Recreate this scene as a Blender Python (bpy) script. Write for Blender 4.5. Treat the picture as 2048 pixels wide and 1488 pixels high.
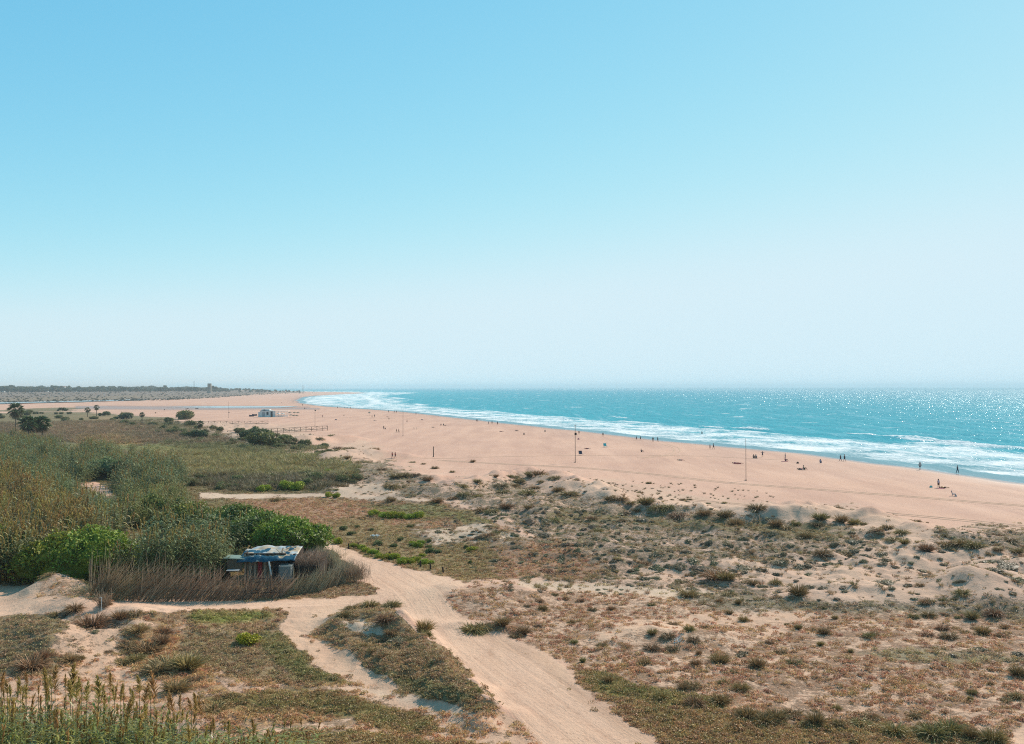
import bpy, math, random
import numpy as np
from mathutils import Matrix, Vector, Euler

for o in list(bpy.data.objects):
    bpy.data.objects.remove(o)
SC = bpy.context.scene
COL = SC.collection
RNG = np.random.default_rng(7)
random.seed(7)
R = math.radians

# ------------------------------------------------------------------ camera, world, sun, exposure
F, CX, CY = 1900.0, 1024.0, 744.0          # focal length and centre in pixels of the 2048-wide photograph
CAM = np.array([0.0, 0.0, 19.0])
PITCH = math.atan(29.5 / F)
cam_d = bpy.data.cameras.new('camera')
cam_d.sensor_width = 36.0
cam_d.lens = 36.0 * F / 2048.0
cam_d.clip_start, cam_d.clip_end = 0.5, 120000.0
cam = bpy.data.objects.new('camera', cam_d)
COL.objects.link(cam)
cam.location = CAM
cam.rotation_euler = (Matrix.Rotation(R(90) + PITCH, 3, 'X') @ Matrix.Rotation(R(-0.1), 3, 'Z')).to_euler()
SC.camera = cam
M3 = np.array(cam.rotation_euler.to_matrix())

SUN_EL, SUN_AZ = 37.0, 41.0                 # azimuth: degrees to the right of the viewing direction (+Y)
W = bpy.data.worlds.new('World')
SC.world = W
W.use_nodes = True
nt = W.node_tree
bg = nt.nodes['Background']
sky = nt.nodes.new('ShaderNodeTexSky')
sky.sky_type = 'NISHITA'
sky.sun_disc = False
sky.sun_elevation = R(SUN_EL)
sky.sun_rotation = R(SUN_AZ)
sky.altitude = 20
sky.air_density = 0.6
sky.dust_density = 0.08
sky.ozone_density = 1.0
# the photograph's grading of the whole sky: each channel of the sky through one gain and gamma
sep = nt.nodes.new('ShaderNodeSeparateColor'); cmb = nt.nodes.new('ShaderNodeCombineColor')
nt.links.new(sky.outputs[0], sep.inputs[0])
for i, (gain, gam) in enumerate(((1.50, 1.10), (1.10, 0.52), (0.98, 0.30))):
    sc_ = nt.nodes.new('ShaderNodeMath'); sc_.operation = 'MULTIPLY'; sc_.inputs[1].default_value = 0.12
    pw = nt.nodes.new('ShaderNodeMath'); pw.operation = 'POWER'; pw.inputs[1].default_value = gam
    gn = nt.nodes.new('ShaderNodeMath'); gn.operation = 'MULTIPLY'; gn.inputs[1].default_value = gain / 0.12
    nt.links.new(sep.outputs[i], sc_.inputs[0]); nt.links.new(sc_.outputs[0], pw.inputs[0]); nt.links.new(pw.outputs[0], gn.inputs[0])
    # above the frame the sky deepens towards the zenith
    ln = nt.nodes.new('ShaderNodeMath'); ln.operation = 'MULTIPLY'; ln.inputs[1].default_value = (9.0, 2.5, 2.0)[i]; nt.links.new(sep.outputs[i], ln.inputs[0])
    m2 = nt.nodes.new('ShaderNodeMath'); m2.operation = 'MINIMUM'; nt.links.new(ln.outputs[0], m2.inputs[0]); nt.links.new(gn.outputs[0], m2.inputs[1]); gn = m2
    mn = nt.nodes.new('ShaderNodeMath'); mn.operation = 'SMOOTH_MIN'; mn.inputs[1].default_value = (0.62, 0.79, 0.87)[i] / 0.12; mn.inputs[2].default_value = 2.0
    nt.links.new(gn.outputs[0], mn.inputs[0]); nt.links.new(mn.outputs[0], cmb.inputs[i])
nt.links.new(cmb.outputs[0], bg.inputs['Color'])
bg.inputs['Strength'].default_value = 0.12

sd = bpy.data.lights.new('sun', 'SUN')
sd.energy = 5.0
sd.angle = R(0.53)
sd.color = (1.0, 0.90, 0.76)
sun = bpy.data.objects.new('sun', sd)
COL.objects.link(sun)
sv = Vector((math.sin(R(SUN_AZ)) * math.cos(R(SUN_EL)), math.cos(R(SUN_AZ)) * math.cos(R(SUN_EL)), math.sin(R(SUN_EL))))
sun.rotation_euler = sv.to_track_quat('Z', 'Y').to_euler()
SC.view_settings.view_transform = 'Standard'
SC.view_settings.look = 'None'
SC.view_settings.exposure = 0.13
SC.view_settings.gamma = 1.0
SC.view_settings.use_curve_mapping = False
SC.cycles.use_denoising = False
SC.cycles.filter_width = 1.1
SC.cycles.max_bounces = 6
SC.cycles.diffuse_bounces = 3
SC.cycles.transparent_max_bounces = 8
SC.cycles.volume_bounces = 1
SC.cycles.sample_clamp_indirect = 6.0

# ------------------------------------------------------------------ small maths
def perlin(x, y, seed=0):
    x = np.asarray(x, float); y = np.asarray(y, float)
    r = np.random.default_rng(seed)
    p = r.permutation(256)
    ga = r.uniform(0, 2 * np.pi, 256)
    xi = np.floor(x).astype(np.int64); yi = np.floor(y).astype(np.int64)
    xf = x - xi; yf = y - yi
    u = xf * xf * xf * (xf * (xf * 6 - 15) + 10); v = yf * yf * yf * (yf * (yf * 6 - 15) + 10)
    def g(ix, iy, dx, dy):
        a = ga[p[(p[ix & 255] + iy) & 255]]
        return np.cos(a) * dx + np.sin(a) * dy
    a = g(xi, yi, xf, yf); b = g(xi + 1, yi, xf - 1, yf)
    c = g(xi, yi + 1, xf, yf - 1); d = g(xi + 1, yi + 1, xf - 1, yf - 1)
    return ((a * (1 - u) + b * u) * (1 - v) + (c * (1 - u) + d * u) * v) * 1.5

def fbm(x, y, scale, octv=4, seed=0, gain=0.5):
    s = 0; a = 1.0; k = 1.0 / scale
    for i in range(octv):
        s = s + a * perlin(np.asarray(x) * k + 13.7 * i, np.asarray(y) * k - 7.1 * i, seed + i)
        a *= gain; k *= 2.03
    return s

def smooth(a, b, x):
    t = np.clip((np.asarray(x, float) - a) / (b - a), 0, 1)
    return t * t * (3 - 2 * t)

def rays(px, py):
    px = np.asarray(px, float); py = np.asarray(py, float)
    d = np.stack([(px - CX) / F, -(py - CY) / F, -np.ones_like(px)], -1)
    return d @ M3.T

def on_plane(px, py, z):
    d = rays(px, py)
    t = (z - CAM[2]) / d[..., 2]
    return CAM + d * t[..., None]

def project(x, y, z):
    v = np.stack([x - CAM[0], y - CAM[1], z - CAM[2]], -1) @ M3
    w = np.maximum(-v[..., 2], 1e-3)
    return CX + F * v[..., 0] / w, CY - F * v[..., 1] / w, -v[..., 2]

def at_depth(px, py, Y):
    d = rays(px, py)
    return CAM + d * (Y / d[..., 1])[..., None]

def poly_sd(x, y, poly, closed=True):
    """signed distance to polygon (positive inside) or plain distance to a polyline"""
    P = np.asarray(poly, float); n = len(P)
    best = np.full(np.shape(x), 1e18); inside = np.zeros(np.shape(x), bool)
    for i in range(n if closed else n - 1):
        a = P[i]; b = P[(i + 1) % n]
        e = b - a; L = max(e @ e, 1e-12)
        wx = x - a[0]; wy = y - a[1]
        t = np.clip((wx * e[0] + wy * e[1]) / L, 0, 1)
        best = np.minimum(best, (wx - e[0] * t) ** 2 + (wy - e[1] * t) ** 2)
        if closed:
            c = (a[1] > y) != (b[1] > y)
            with np.errstate(divide='ignore', invalid='ignore'):
                xx = (b[0] - a[0]) * (y - a[1]) / (b[1] - a[1]) + a[0]
            inside ^= c & (x < xx)
    best = np.sqrt(best)
    return np.where(inside, best, -best) if closed else best

# ------------------------------------------------------------------ shoreline and terrain height
shore_px = [(2048, 966), (1900, 946), (1750, 926), (1600, 906), (1450, 893), (1300, 879), (1170, 863), (1024, 848), (900, 834), (800, 823), (700, 816), (640, 812), (600, 806)]
SH = [tuple(p[:2]) for p in on_plane([p[0] for p in shore_px], [p[1] for p in shore_px], 0.0)]
d0 = np.array(SH[0]) - np.array(SH[1]); d0 /= np.linalg.norm(d0)
SH_LINE = [tuple(np.array(SH[0]) + d0 * 1500)] + SH + [(-330, 1450), (-410, 1900), (-440, 2300), (-445, 2700), (-470, 3100), (-640, 3600), (-1500, 5200), (-9000, 16000)]
SEA_POLY = SH_LINE + [(-9000, 60000), (60000, 60000), (60000, -20000), (SH_LINE[0][0] + 600, -20000)]

def shore_d(x, y):
    """distance inland from the water's edge (negative at sea)"""
    d = -poly_sd(x, y, SEA_POLY)
    far = smooth(60, 500, np.abs(d))
    return d + 1.3 * fbm(x, y, 26, 3, 91) * (1 - far) + 6 * fbm(x, y, 220, 2, 55) * smooth(500, 1500, y)

def wline(pts, z=1.0):
    q = on_plane([p[0] for p in pts], [p[1] for p in pts], z)
    return [tuple(v[:2]) for v in q]

# ridges: (pixel polyline along the foot, height, half width in metres)
RIDGES = [
    (wline([(880, 1000), (940, 985), (1000, 968), (1060, 958), (1130, 975), (1210, 1005)]), 2.0, 6),
    (wline([(1210, 1018), (1330, 1035), (1460, 1045), (1560, 1050)]), 1.4, 5),
    (wline([(1540, 1045), (1640, 1050), (1740, 1052), (1800, 1085)]), 1.7, 5.5),
    (wline([(1850, 1120), (1930, 1110), (2000, 1100), (2120, 1110)]), 1.7, 6),
    (wline([(2000, 1160), (2060, 1150), (2120, 1150)]), 1.6, 4),
    (wline([(1400, 1075), (1500, 1085), (1620, 1090)]), 1.0, 4),
    (wline([(660, 925), (700, 915), (740, 912), (765, 915)]), 1.7, 7),
    (wline([(600, 890), (612, 888)]), 1.3, 4), (wline([(640, 887), (665, 884)]), 1.8, 5), (wline([(690, 882), (705, 882)]), 1.5, 5),
    (wline([(700, 965), (760, 960), (830, 968)]), 1.3, 7),
    (wline([(690, 985), (760, 985)]), 1.0, 5),
    (wline([(725, 1245), (760, 1250), (790, 1275)]), 1.1, 2.2),
    (wline([(790, 1275), (835, 1318), (875, 1362), (925, 1408), (965, 1440)]), 0.95, 1.5),
    (wline([(675, 1262), (730, 1315), (795, 1360)]), 0.55, 1.1),
    (wline([(118, 1190), (128, 1190)]), 1.15, 2.1), (wline([(80, 1197), (150, 1200)]), 0.7, 2.4),
    (wline([(150, 1225), (230, 1235), (300, 1260)]), 1.0, 3.2),
    (wline([(0, 1300), (60, 1290), (130, 1300)]), 1.0, 3.5),
    (wline([(930, 1200), (980, 1190), (1030, 1195)]), 0.8, 4), (wline([(930, 1262), (990, 1258)]), 0.5, 2),
    (wline([(1280, 1270), (1370, 1275)]), 0.6, 3),
    (wline([(1130, 1110), (1250, 1120), (1330, 1125)]), 0.9, 4), (wline([(860, 1075), (960, 1080), (1040, 1095)]), 0.8, 5),
    (wline([(960, 1010), (1040, 1020), (1110, 1040)]), 1.1, 6),
    (wline([(1700, 1195), (1800, 1188), (1900, 1195)]), 0.7, 4.5), (wline([(2000, 1200), (2100, 1195)]), 1.0, 4),
    (wline([(350, 858), (430, 868), (520, 890)]), 1.2, 14),
]
DUNE_P = wline([(600, 935), (700, 900), (800, 925), (900, 960), (1060, 940), (1300, 1000), (1560, 1018), (1760, 1020), (1850, 1065), (2300, 1050), (2300, 1240), (1700, 1215), (1300, 1175), (1050, 1160), (900, 1090), (800, 1010)])
WEST_DUNE_P = wline([(330, 840), (560, 850), (640, 880), (650, 905), (520, 905), (400, 880)])
LOW_P = wline([(-300, 1225), (280, 1225), (640, 1215), (700, 1400), (900, 1600), (-600, 1600)])
FIELD_P = wline([(900, 1190), (1300, 1180), (2300, 1235), (2500, 1600), (1400, 1560), (1160, 1360), (960, 1260)])

def height(x, y):
    x = np.asarray(x, float); y = np.asarray(y, float)
    d = shore_d(x, y)
    z = np.where(d > 0, 1.05 * (1 - np.exp(-np.maximum(d, 0) / 28)), np.maximum(d * 0.035, -6))
    inl = smooth(25, 60, d)
    z = z + 0.06 * inl * fbm(x, y, 30, 3, 3) + 0.02 * smooth(6, 20, d) * fbm(x, y, 3, 2, 8)
    near = np.exp(-((np.maximum(y, 0) / 700.0) ** 2))
    for line, h, w in RIDGES:
        bb = np.array(line); m = 4 * w
        k = (x > bb[:, 0].min() - m) & (x < bb[:, 0].max() + m) & (y > bb[:, 1].min() - m) & (y < bb[:, 1].max() + m)
        if k.any():
            xs = x[k] + 0.5 * w * fbm(x[k], y[k], 2.2 * w, 2, 21); ys = y[k] + 0.5 * w * fbm(x[k], y[k], 2.2 * w, 2, 23)
            q = poly_sd(xs, ys, line, closed=False)
            z[k] = z[k] + h * np.exp(-(q / w) ** 2) * (1 + 0.25 * fbm(x[k], y[k], w, 2, 22))
    k = (y > 20) & (y < 700) & (np.abs(x) < 400)
    xk, yk = x[k], y[k]
    du = smooth(-4, 10, poly_sd(xk, yk, DUNE_P)); wd = smooth(-8, 20, poly_sd(xk, yk, WEST_DUNE_P))
    lo = smooth(-2, 4, poly_sd(xk, yk, LOW_P)); fi = smooth(-2, 5, poly_sd(xk, yk, FIELD_P))
    rough = np.abs(fbm(xk, yk, 9, 3, 31))
    z[k] += du * (0.95 * rough + 0.16 * fbm(xk, yk, 1.9, 3, 41)) + wd * (1.2 * rough)
    z[k] += lo * (0.35 * fbm(xk, yk, 9, 3, 51) + 0.10 * fbm(xk, yk, 1.3, 3, 52))
    z[k] += fi * (0.28 * fbm(xk, yk, 14, 3, 61) + 0.07 * fbm(xk, yk, 1.2, 2, 62))
    # the slope the viewer stands on, below the bottom edge of the photograph
    rr = np.hypot(x, y)
    z = z + 0.30 * np.maximum(46 - rr, 0) * np.where(d > 0, 1, 0)
    # the land rises behind the marsh
    z = z + 7.6 * smooth(1150, 2150, y - 0.15 * x) * smooth(40, 420, d) + 2.0 * smooth(2300, 3500, y) * smooth(100, 800, d)
    return z

def ground(px, py):
    """where the ray through a pixel of the photograph meets the ground"""
    px = np.atleast_1d(np.asarray(px, float)); py = np.atleast_1d(np.asarray(py, float))
    z = np.full(px.shape, 1.0)
    for i in range(9):
        p = on_plane(px, py, z)
        z = 0.5 * z + 0.5 * height(p[:, 0], p[:, 1]) if i else height(p[:, 0], p[:, 1])
        z = np.minimum(z, 9.0)
    p = on_plane(px, py, z)
    p[:, 2] = height(p[:, 0], p[:, 1])
    return p

# ------------------------------------------------------------------ object helpers
def tag(o, label=None, cat=None, group=None, kind=None):
    if label: o['label'] = label
    if cat: o['category'] = cat
    if group: o['group'] = group
    if kind: o['kind'] = kind
    return o

def new_mesh(name, V, Q=None, T=None, mats=(), mi=None, smooth_=False, attrs=None):
    me = bpy.data.meshes.new(name)
    V = np.asarray(V, np.float32).reshape(-1, 3)
    Q = np.asarray(Q if Q is not None and len(Q) else np.zeros((0, 4)), np.int32).reshape(-1, 4)
    T = np.asarray(T if T is not None and len(T) else np.zeros((0, 3)), np.int32).reshape(-1, 3)
    me.vertices.add(len(V)); me.vertices.foreach_set('co', V.ravel())
    loops = np.concatenate([Q.ravel(), T.ravel()])
    me.loops.add(len(loops)); me.loops.foreach_set('vertex_index', loops)
    tot = np.concatenate([np.full(len(Q), 4), np.full(len(T), 3)]).astype(np.int32)
    st = np.concatenate([[0], np.cumsum(tot)[:-1]]).astype(np.int32) if len(tot) else np.zeros(0, np.int32)
    me.polygons.add(len(tot)); me.polygons.foreach_set('loop_start', st)
    for m in (mats if isinstance(mats, (list, tuple)) else [mats]):
        me.materials.append(m)
    if mi is not None:
        me.polygons.foreach_set('material_index', np.asarray(mi, np.int32))
    me.polygons.foreach_set('use_smooth', np.full(len(tot), smooth_))
    for k, (tp, dat) in (attrs or {}).items():
        a = me.attributes.new(k, tp, 'POINT')
        dat = np.asarray(dat, np.float32)
        if tp == 'FLOAT': a.data.foreach_set('value', dat.ravel())
        elif tp == 'FLOAT_VECTOR': a.data.foreach_set('vector', dat.ravel())
        elif tp == 'FLOAT_COLOR':
            if dat.shape[1] == 3: dat = np.concatenate([dat, np.ones((len(dat), 1), np.float32)], 1)
            a.data.foreach_set('color', dat.ravel())
    me.update(calc_edges=True)
    me.validate()
    return me

def link(name, me, parent=None, loc=(0, 0, 0), rot=(0, 0, 0), scl=(1, 1, 1)):
    o = bpy.data.objects.new(name, me)
    COL.objects.link(o)
    o.location = loc; o.rotation_euler = rot; o.scale = scl
    if parent is not None: o.parent = parent
    return o

def empty(name, loc=(0, 0, 0), rotz=0.0):
    o = bpy.data.objects.new(name, None)
    COL.objects.link(o); o.location = loc; o.rotation_euler = (0, 0, rotz); o.empty_display_size = 0.5
    return o

class G:
    """collects geometry for one mesh"""
    def __init__(s): s.V = []; s.Q = []; s.T = []; s.mq = []; s.mt = []; s.a = []; s.n = 0
    def add(s, V, Q=None, T=None, m=0, a=None):
        V = np.asarray(V, float).reshape(-1, 3)
        if Q is not None and len(Q):
            Q = np.asarray(Q).reshape(-1, 4); s.Q.append(Q + s.n); s.mq += [m] * len(Q)
        if T is not None and len(T):
            T = np.asarray(T).reshape(-1, 3); s.T.append(T + s.n); s.mt += [m] * len(T)
        s.V.append(V); s.n += len(V)
        s.a.append(np.zeros(len(V)) if a is None else np.broadcast_to(np.asarray(a, float), (len(V),)))
        return s
    def box(s, c, size, rot=None, m=0, a=0.5):
        c = np.asarray(c, float); h = np.asarray(size, float) / 2
        v = np.array([[x, y, z] for x in (-1, 1) for y in (-1, 1) for z in (-1, 1)], float) * h
        if rot is not None: v = v @ np.array(Euler(rot).to_matrix()).T
        return s.add(v + c, Q=[[0, 1, 3, 2], [4, 6, 7, 5], [0, 4, 5, 1], [2, 3, 7, 6], [0, 2, 6, 4], [1, 5, 7, 3]], m=m, a=a)
    def tube(s, pts, r, n=6, m=0, a=None, cap=True):
        pts = np.asarray(pts, float); k = len(pts); r = np.broadcast_to(np.asarray(r, float), (k,))
        V = []
        for i in range(k):
            t = pts[min(i + 1, k - 1)] - pts[max(i - 1, 0)]; t = t / (np.linalg.norm(t) + 1e-9)
            u = np.cross(t, [0, 0, 1.0] if abs(t[2]) < 0.9 else [1.0, 0, 0]); u /= np.linalg.norm(u); w = np.cross(t, u)
            an = np.arange(n) * 2 * np.pi / n
            V.append(pts[i] + r[i] * (np.cos(an)[:, None] * u + np.sin(an)[:, None] * w))
        Q = [[i * n + j, i * n + (j + 1) % n, (i + 1) * n + (j + 1) % n, (i + 1) * n + j] for i in range(k - 1) for j in range(n)]
        V = np.concatenate(V); T = []
        if cap:
            V = np.concatenate([V, pts[:1], pts[-1:]]); b = len(V) - 2
            T = [[b, (j + 1) % n, j] for j in range(n)] + [[b + 1, (k - 1) * n + j, (k - 1) * n + (j + 1) % n] for j in range(n)]
        return s.add(V, Q=Q, T=T, m=m, a=a)
    def mesh(s, name, mats, smooth_=False):
        Q = np.concatenate(s.Q) if s.Q else None; T = np.concatenate(s.T) if s.T else None
        return new_mesh(name, np.concatenate(s.V), Q, T, mats, mi=s.mq + s.mt, smooth_=smooth_, attrs={'tip': ('FLOAT', np.concatenate(s.a))})
    def obj(s, name, mats, parent=None, smooth_=False, **k):
        return link(name, s.mesh(name, mats, smooth_), parent, **k)

def blades(base, direc, length, width, droop, tip0=0.0, tip1=1.0, rng=RNG, seg=3, flat=None):
    """many ribbons at once: base (N,3), unit direction (N,3), length (N), width (N), droop (N) -> V, Q, T, a"""
    N = len(base); base = np.asarray(base, float)
    side = np.cross(direc, rng.normal(size=(N, 3)) if flat is None else flat); side /= np.linalg.norm(side, axis=1)[:, None] + 1e-9
    horiz = direc.copy(); horiz[:, 2] = 0; horiz /= np.linalg.norm(horiz, axis=1)[:, None] + 1e-6
    P = []
    for i in range(seg + 1):
        t = i / seg
        c = base + direc * (length * t)[:, None] + horiz * (droop * length * 0.35 * t * t)[:, None] - np.array([0, 0, 1.0]) * (droop * length * 0.8 * t ** 2.2)[:, None]
        w = width * (1 - t) ** 0.6 * (0.6 + 0.8 * min(t * 3, 1)) / 1.4
        if i < seg: P += [c - side * (w / 2)[:, None], c + side * (w / 2)[:, None]]
        else: P.append(c)
    V = np.stack(P, 1)                                  # N, 2*seg+1, 3
    k = 2 * seg + 1
    off = (np.arange(N) * k)[:, None]
    Q = np.concatenate([off + np.array([[2 * i, 2 * i + 1, 2 * i + 3, 2 * i + 2]]) for i in range(seg - 1)]) if seg > 1 else None
    T = off + np.array([[2 * seg - 2, 2 * seg - 1, 2 * seg]])
    a = np.tile(np.repeat(np.linspace(tip0, tip1, seg + 1), 2)[:k], N)
    return V.reshape(-1, 3), Q, T, a

def updir(N, lean, rng=RNG, lo=0.0):
    th = rng.uniform(0, 2 * np.pi, N); l = lo + (lean - lo) * rng.random(N) ** 0.7
    d = np.stack([np.cos(th) * np.sin(l), np.sin(th) * np.sin(l), np.cos(l)], 1)
    return d, th

# ------------------------------------------------------------------ materials
def mat_base(name, rough=0.9):
    m = bpy.data.materials.new(name); m.use_nodes = True
    t = m.node_tree; b = t.nodes['Principled BSDF']; b.inputs['Roughness'].default_value = rough
    if 'Specular IOR Level' in b.inputs: b.inputs['Specular IOR Level'].default_value = 0.25
    return m, t, b

def N_(t, tp, **k):
    n = t.nodes.new(tp)
    for a, v in k.items(): setattr(n, a, v)
    return n

def noise(t, scale, detail=4, rough=0.55, vec=None, dist=0.0):
    n = N_(t, 'ShaderNodeTexNoise'); n.inputs['Scale'].default_value = scale; n.inputs['Detail'].default_value = detail
    n.inputs['Roughness'].default_value = rough; n.inputs['Distortion'].default_value = dist
    if vec is not None: t.links.new(vec, n.inputs['Vector'])
    return n.outputs['Fac']

def math_(t, op, a, b=None, c=None, clamp=False):
    n = N_(t, 'ShaderNodeMath', operation=op, use_clamp=clamp)
    for i, v in enumerate((a, b, c)):
        if v is None: continue
        if isinstance(v, (int, float)): n.inputs[i].default_value = v
        else: t.links.new(v, n.inputs[i])
    return n.outputs[0]

def mixc(t, f, a, b, mode='MIX'):
    n = N_(t, 'ShaderNodeMix', data_type='RGBA', blend_type=mode)
    for s, v in ((n.inputs[0], f), (n.inputs[6], a), (n.inputs[7], b)):
        if isinstance(v, (int, float)): s.default_value = v
        elif isinstance(v, tuple): s.default_value = (*v[:3], 1)
        else: t.links.new(v, s)
    return n.outputs[2]

def plain(name, col, rough=0.8, var=0.15, scale=3.0, metal=0.0):
    m, t, b = mat_base(name, rough)
    co = N_(t, 'ShaderNodeTexCoord').outputs['Object']
    f = noise(t, scale, 5, 0.65, co)
    c = mixc(t, f, tuple(x * (1 - var) for x in col), tuple(min(1, x * (1 + var)) for x in col))
    f2 = noise(t, scale * 0.17, 3, 0.6, co)
    c = mixc(t, math_(t, 'MULTIPLY', f2, 0.35), c, tuple(x * 0.55 for x in col))
    t.links.new(c, b.inputs['Base Color']); b.inputs['Metallic'].default_value = metal
    bp = N_(t, 'ShaderNodeBump'); bp.inputs['Strength'].default_value = 0.4; bp.inputs['Distance'].default_value = 0.02
    t.links.new(f, bp.inputs['Height']); t.links.new(bp.outputs[0], b.inputs['Normal'])
    return m

def leaf_mat(name, mode, ramp=None, transl=0.3, rough=0.55, spec=0.25, colour=None):
    """foliage: colour comes from the instance ('icol'), the object colour, or a constant; ramp = (painted base shade, tip colour, tip amount)"""
    m = bpy.data.materials.new(name); m.use_nodes = True
    t = m.node_tree; b = t.nodes['Principled BSDF']; out = t.nodes['Material Output']
    oi = N_(t, 'ShaderNodeObjectInfo')
    if mode == 'inst':
        at = N_(t, 'ShaderNodeAttribute', attribute_type='INSTANCER', attribute_name='icol'); c = at.outputs['Color']
    elif mode == 'obj': c = oi.outputs['Color']
    else:
        rgb = N_(t, 'ShaderNodeRGB'); rgb.outputs[0].default_value = (*colour, 1); c = rgb.outputs[0]
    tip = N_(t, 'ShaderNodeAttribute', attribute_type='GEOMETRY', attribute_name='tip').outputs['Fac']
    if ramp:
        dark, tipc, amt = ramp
        base = mixc(t, 1.0, c, tuple([dark] * 3), 'MULTIPLY')  # darkens the base colour, standing in for shade low in the plant
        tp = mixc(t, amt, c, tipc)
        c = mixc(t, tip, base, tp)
    hsv = N_(t, 'ShaderNodeHueSaturation')
    rv = oi.outputs['Random']
    t.links.new(math_(t, 'MULTIPLY_ADD', rv, 0.05, 0.475), hsv.inputs['Hue'])
    geo = N_(t, 'ShaderNodeNewGeometry')
    isl = geo.outputs['Random Per Island']
    t.links.new(math_(t, 'MULTIPLY_ADD', isl, 0.8, 0.6), hsv.inputs['Value'])
    t.links.new(c, hsv.inputs['Color']); c = hsv.outputs[0]
    t.links.new(c, b.inputs['Base Color']); b.inputs['Roughness'].default_value = rough
    b.inputs['Specular IOR Level'].default_value = spec
    tr = N_(t, 'ShaderNodeBsdfTranslucent'); t.links.new(c, tr.inputs['Color'])
    mx = N_(t, 'ShaderNodeMixShader'); mx.inputs[0].default_value = transl
    t.links.new(b.outputs[0], mx.inputs[1]); t.links.new(tr.outputs[0], mx.inputs[2]); t.links.new(mx.outputs[0], out.inputs['Surface'])
    return m

M = {}
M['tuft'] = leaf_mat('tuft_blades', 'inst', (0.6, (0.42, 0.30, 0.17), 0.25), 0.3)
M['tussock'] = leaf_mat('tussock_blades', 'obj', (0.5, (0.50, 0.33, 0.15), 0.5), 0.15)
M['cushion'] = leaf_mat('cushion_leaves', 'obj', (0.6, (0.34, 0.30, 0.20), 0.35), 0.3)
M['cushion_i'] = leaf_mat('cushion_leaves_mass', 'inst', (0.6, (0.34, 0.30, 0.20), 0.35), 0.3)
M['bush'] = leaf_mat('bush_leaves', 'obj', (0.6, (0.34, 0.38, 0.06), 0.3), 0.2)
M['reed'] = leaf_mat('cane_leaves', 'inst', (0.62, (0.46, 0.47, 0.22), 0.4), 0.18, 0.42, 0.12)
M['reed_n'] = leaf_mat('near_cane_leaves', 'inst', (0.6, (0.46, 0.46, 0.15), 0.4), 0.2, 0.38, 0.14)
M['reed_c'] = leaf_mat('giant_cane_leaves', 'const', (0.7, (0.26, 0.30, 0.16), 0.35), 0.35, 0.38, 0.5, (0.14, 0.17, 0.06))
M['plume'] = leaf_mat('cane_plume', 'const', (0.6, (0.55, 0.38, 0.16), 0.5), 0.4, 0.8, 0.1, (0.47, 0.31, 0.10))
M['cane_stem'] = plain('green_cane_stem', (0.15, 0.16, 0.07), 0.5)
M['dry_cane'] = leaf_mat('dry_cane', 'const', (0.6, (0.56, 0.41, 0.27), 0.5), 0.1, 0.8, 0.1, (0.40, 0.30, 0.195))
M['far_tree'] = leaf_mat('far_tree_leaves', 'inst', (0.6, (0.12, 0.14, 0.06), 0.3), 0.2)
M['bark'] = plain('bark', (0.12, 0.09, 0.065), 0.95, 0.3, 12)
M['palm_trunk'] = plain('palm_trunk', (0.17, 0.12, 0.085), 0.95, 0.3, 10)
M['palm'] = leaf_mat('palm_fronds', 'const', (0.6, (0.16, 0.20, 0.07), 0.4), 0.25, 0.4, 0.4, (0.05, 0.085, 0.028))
M['dead_frond'] = leaf_mat('dead_palm_fronds', 'const', (0.6, (0.20, 0.14, 0.08), 0.4), 0.1, 0.9, 0.1, (0.12, 0.08, 0.05))
M['wood'] = plain('weathered_wood', (0.17, 0.125, 0.09), 0.9, 0.3, 8)
M['dark_wood'] = plain('dark_stained_wood', (0.05, 0.032, 0.025), 0.85, 0.3, 8)
M['steel'] = plain('rusty_steel_pole', (0.22, 0.16, 0.13), 0.6, 0.2, 2)
M['white'] = plain('chalky_white_paint', (0.72, 0.72, 0.70), 0.7, 0.06, 2)
M['grey'] = plain('grey_paint', (0.36, 0.38, 0.40), 0.7, 0.12, 2)
M['glass'] = plain('dark_window_glass', (0.03, 0.045, 0.06), 0.12, 0.1, 1)
M['stone'] = plain('old_tower_stone', (0.24, 0.20, 0.16), 0.95, 0.3, 0.8)
M['roof_tile'] = plain('terracotta_roof', (0.34, 0.16, 0.10), 0.85, 0.2, 1)
M['thatch'] = plain('straw_thatch', (0.26, 0.19, 0.13), 0.95, 0.3, 9)
M['tarp'] = None
M['red'] = plain('faded_red_cloth', (0.33, 0.035, 0.04), 0.8, 0.2, 4)
M['orange'] = plain('orange_plastic', (0.55, 0.22, 0.03), 0.45, 0.15, 4)
M['blue'] = plain('blue_cloth', (0.04, 0.17, 0.42), 0.8, 0.15, 5)
M['turquoise'] = plain('turquoise_cloth', (0.10, 0.48, 0.50), 0.7, 0.1, 5)
M['black'] = plain('black_paint', (0.018, 0.018, 0.022), 0.7, 0.2, 5)
M['navy'] = plain('navy_cloth', (0.03, 0.045, 0.09), 0.85, 0.2, 5)
M['magenta'] = plain('magenta_cloth', (0.33, 0.04, 0.12), 0.8, 0.2, 5)
M['tan'] = plain('tan_board', (0.40, 0.33, 0.25), 0.9, 0.25, 5)
M['plastic_tank'] = plain('white_plastic_tank', (0.20, 0.22, 0.21), 0.4, 0.1, 3)
M['skin'] = plain('suntanned_skin', (0.36, 0.20, 0.13), 0.6, 0.08, 6)
M['hair'] = plain('dark_hair', (0.04, 0.025, 0.018), 0.6, 0.2, 20)
M['lilac'] = plain('pale_lilac_cloth', (0.55, 0.48, 0.58), 0.85, 0.08, 5)

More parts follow.
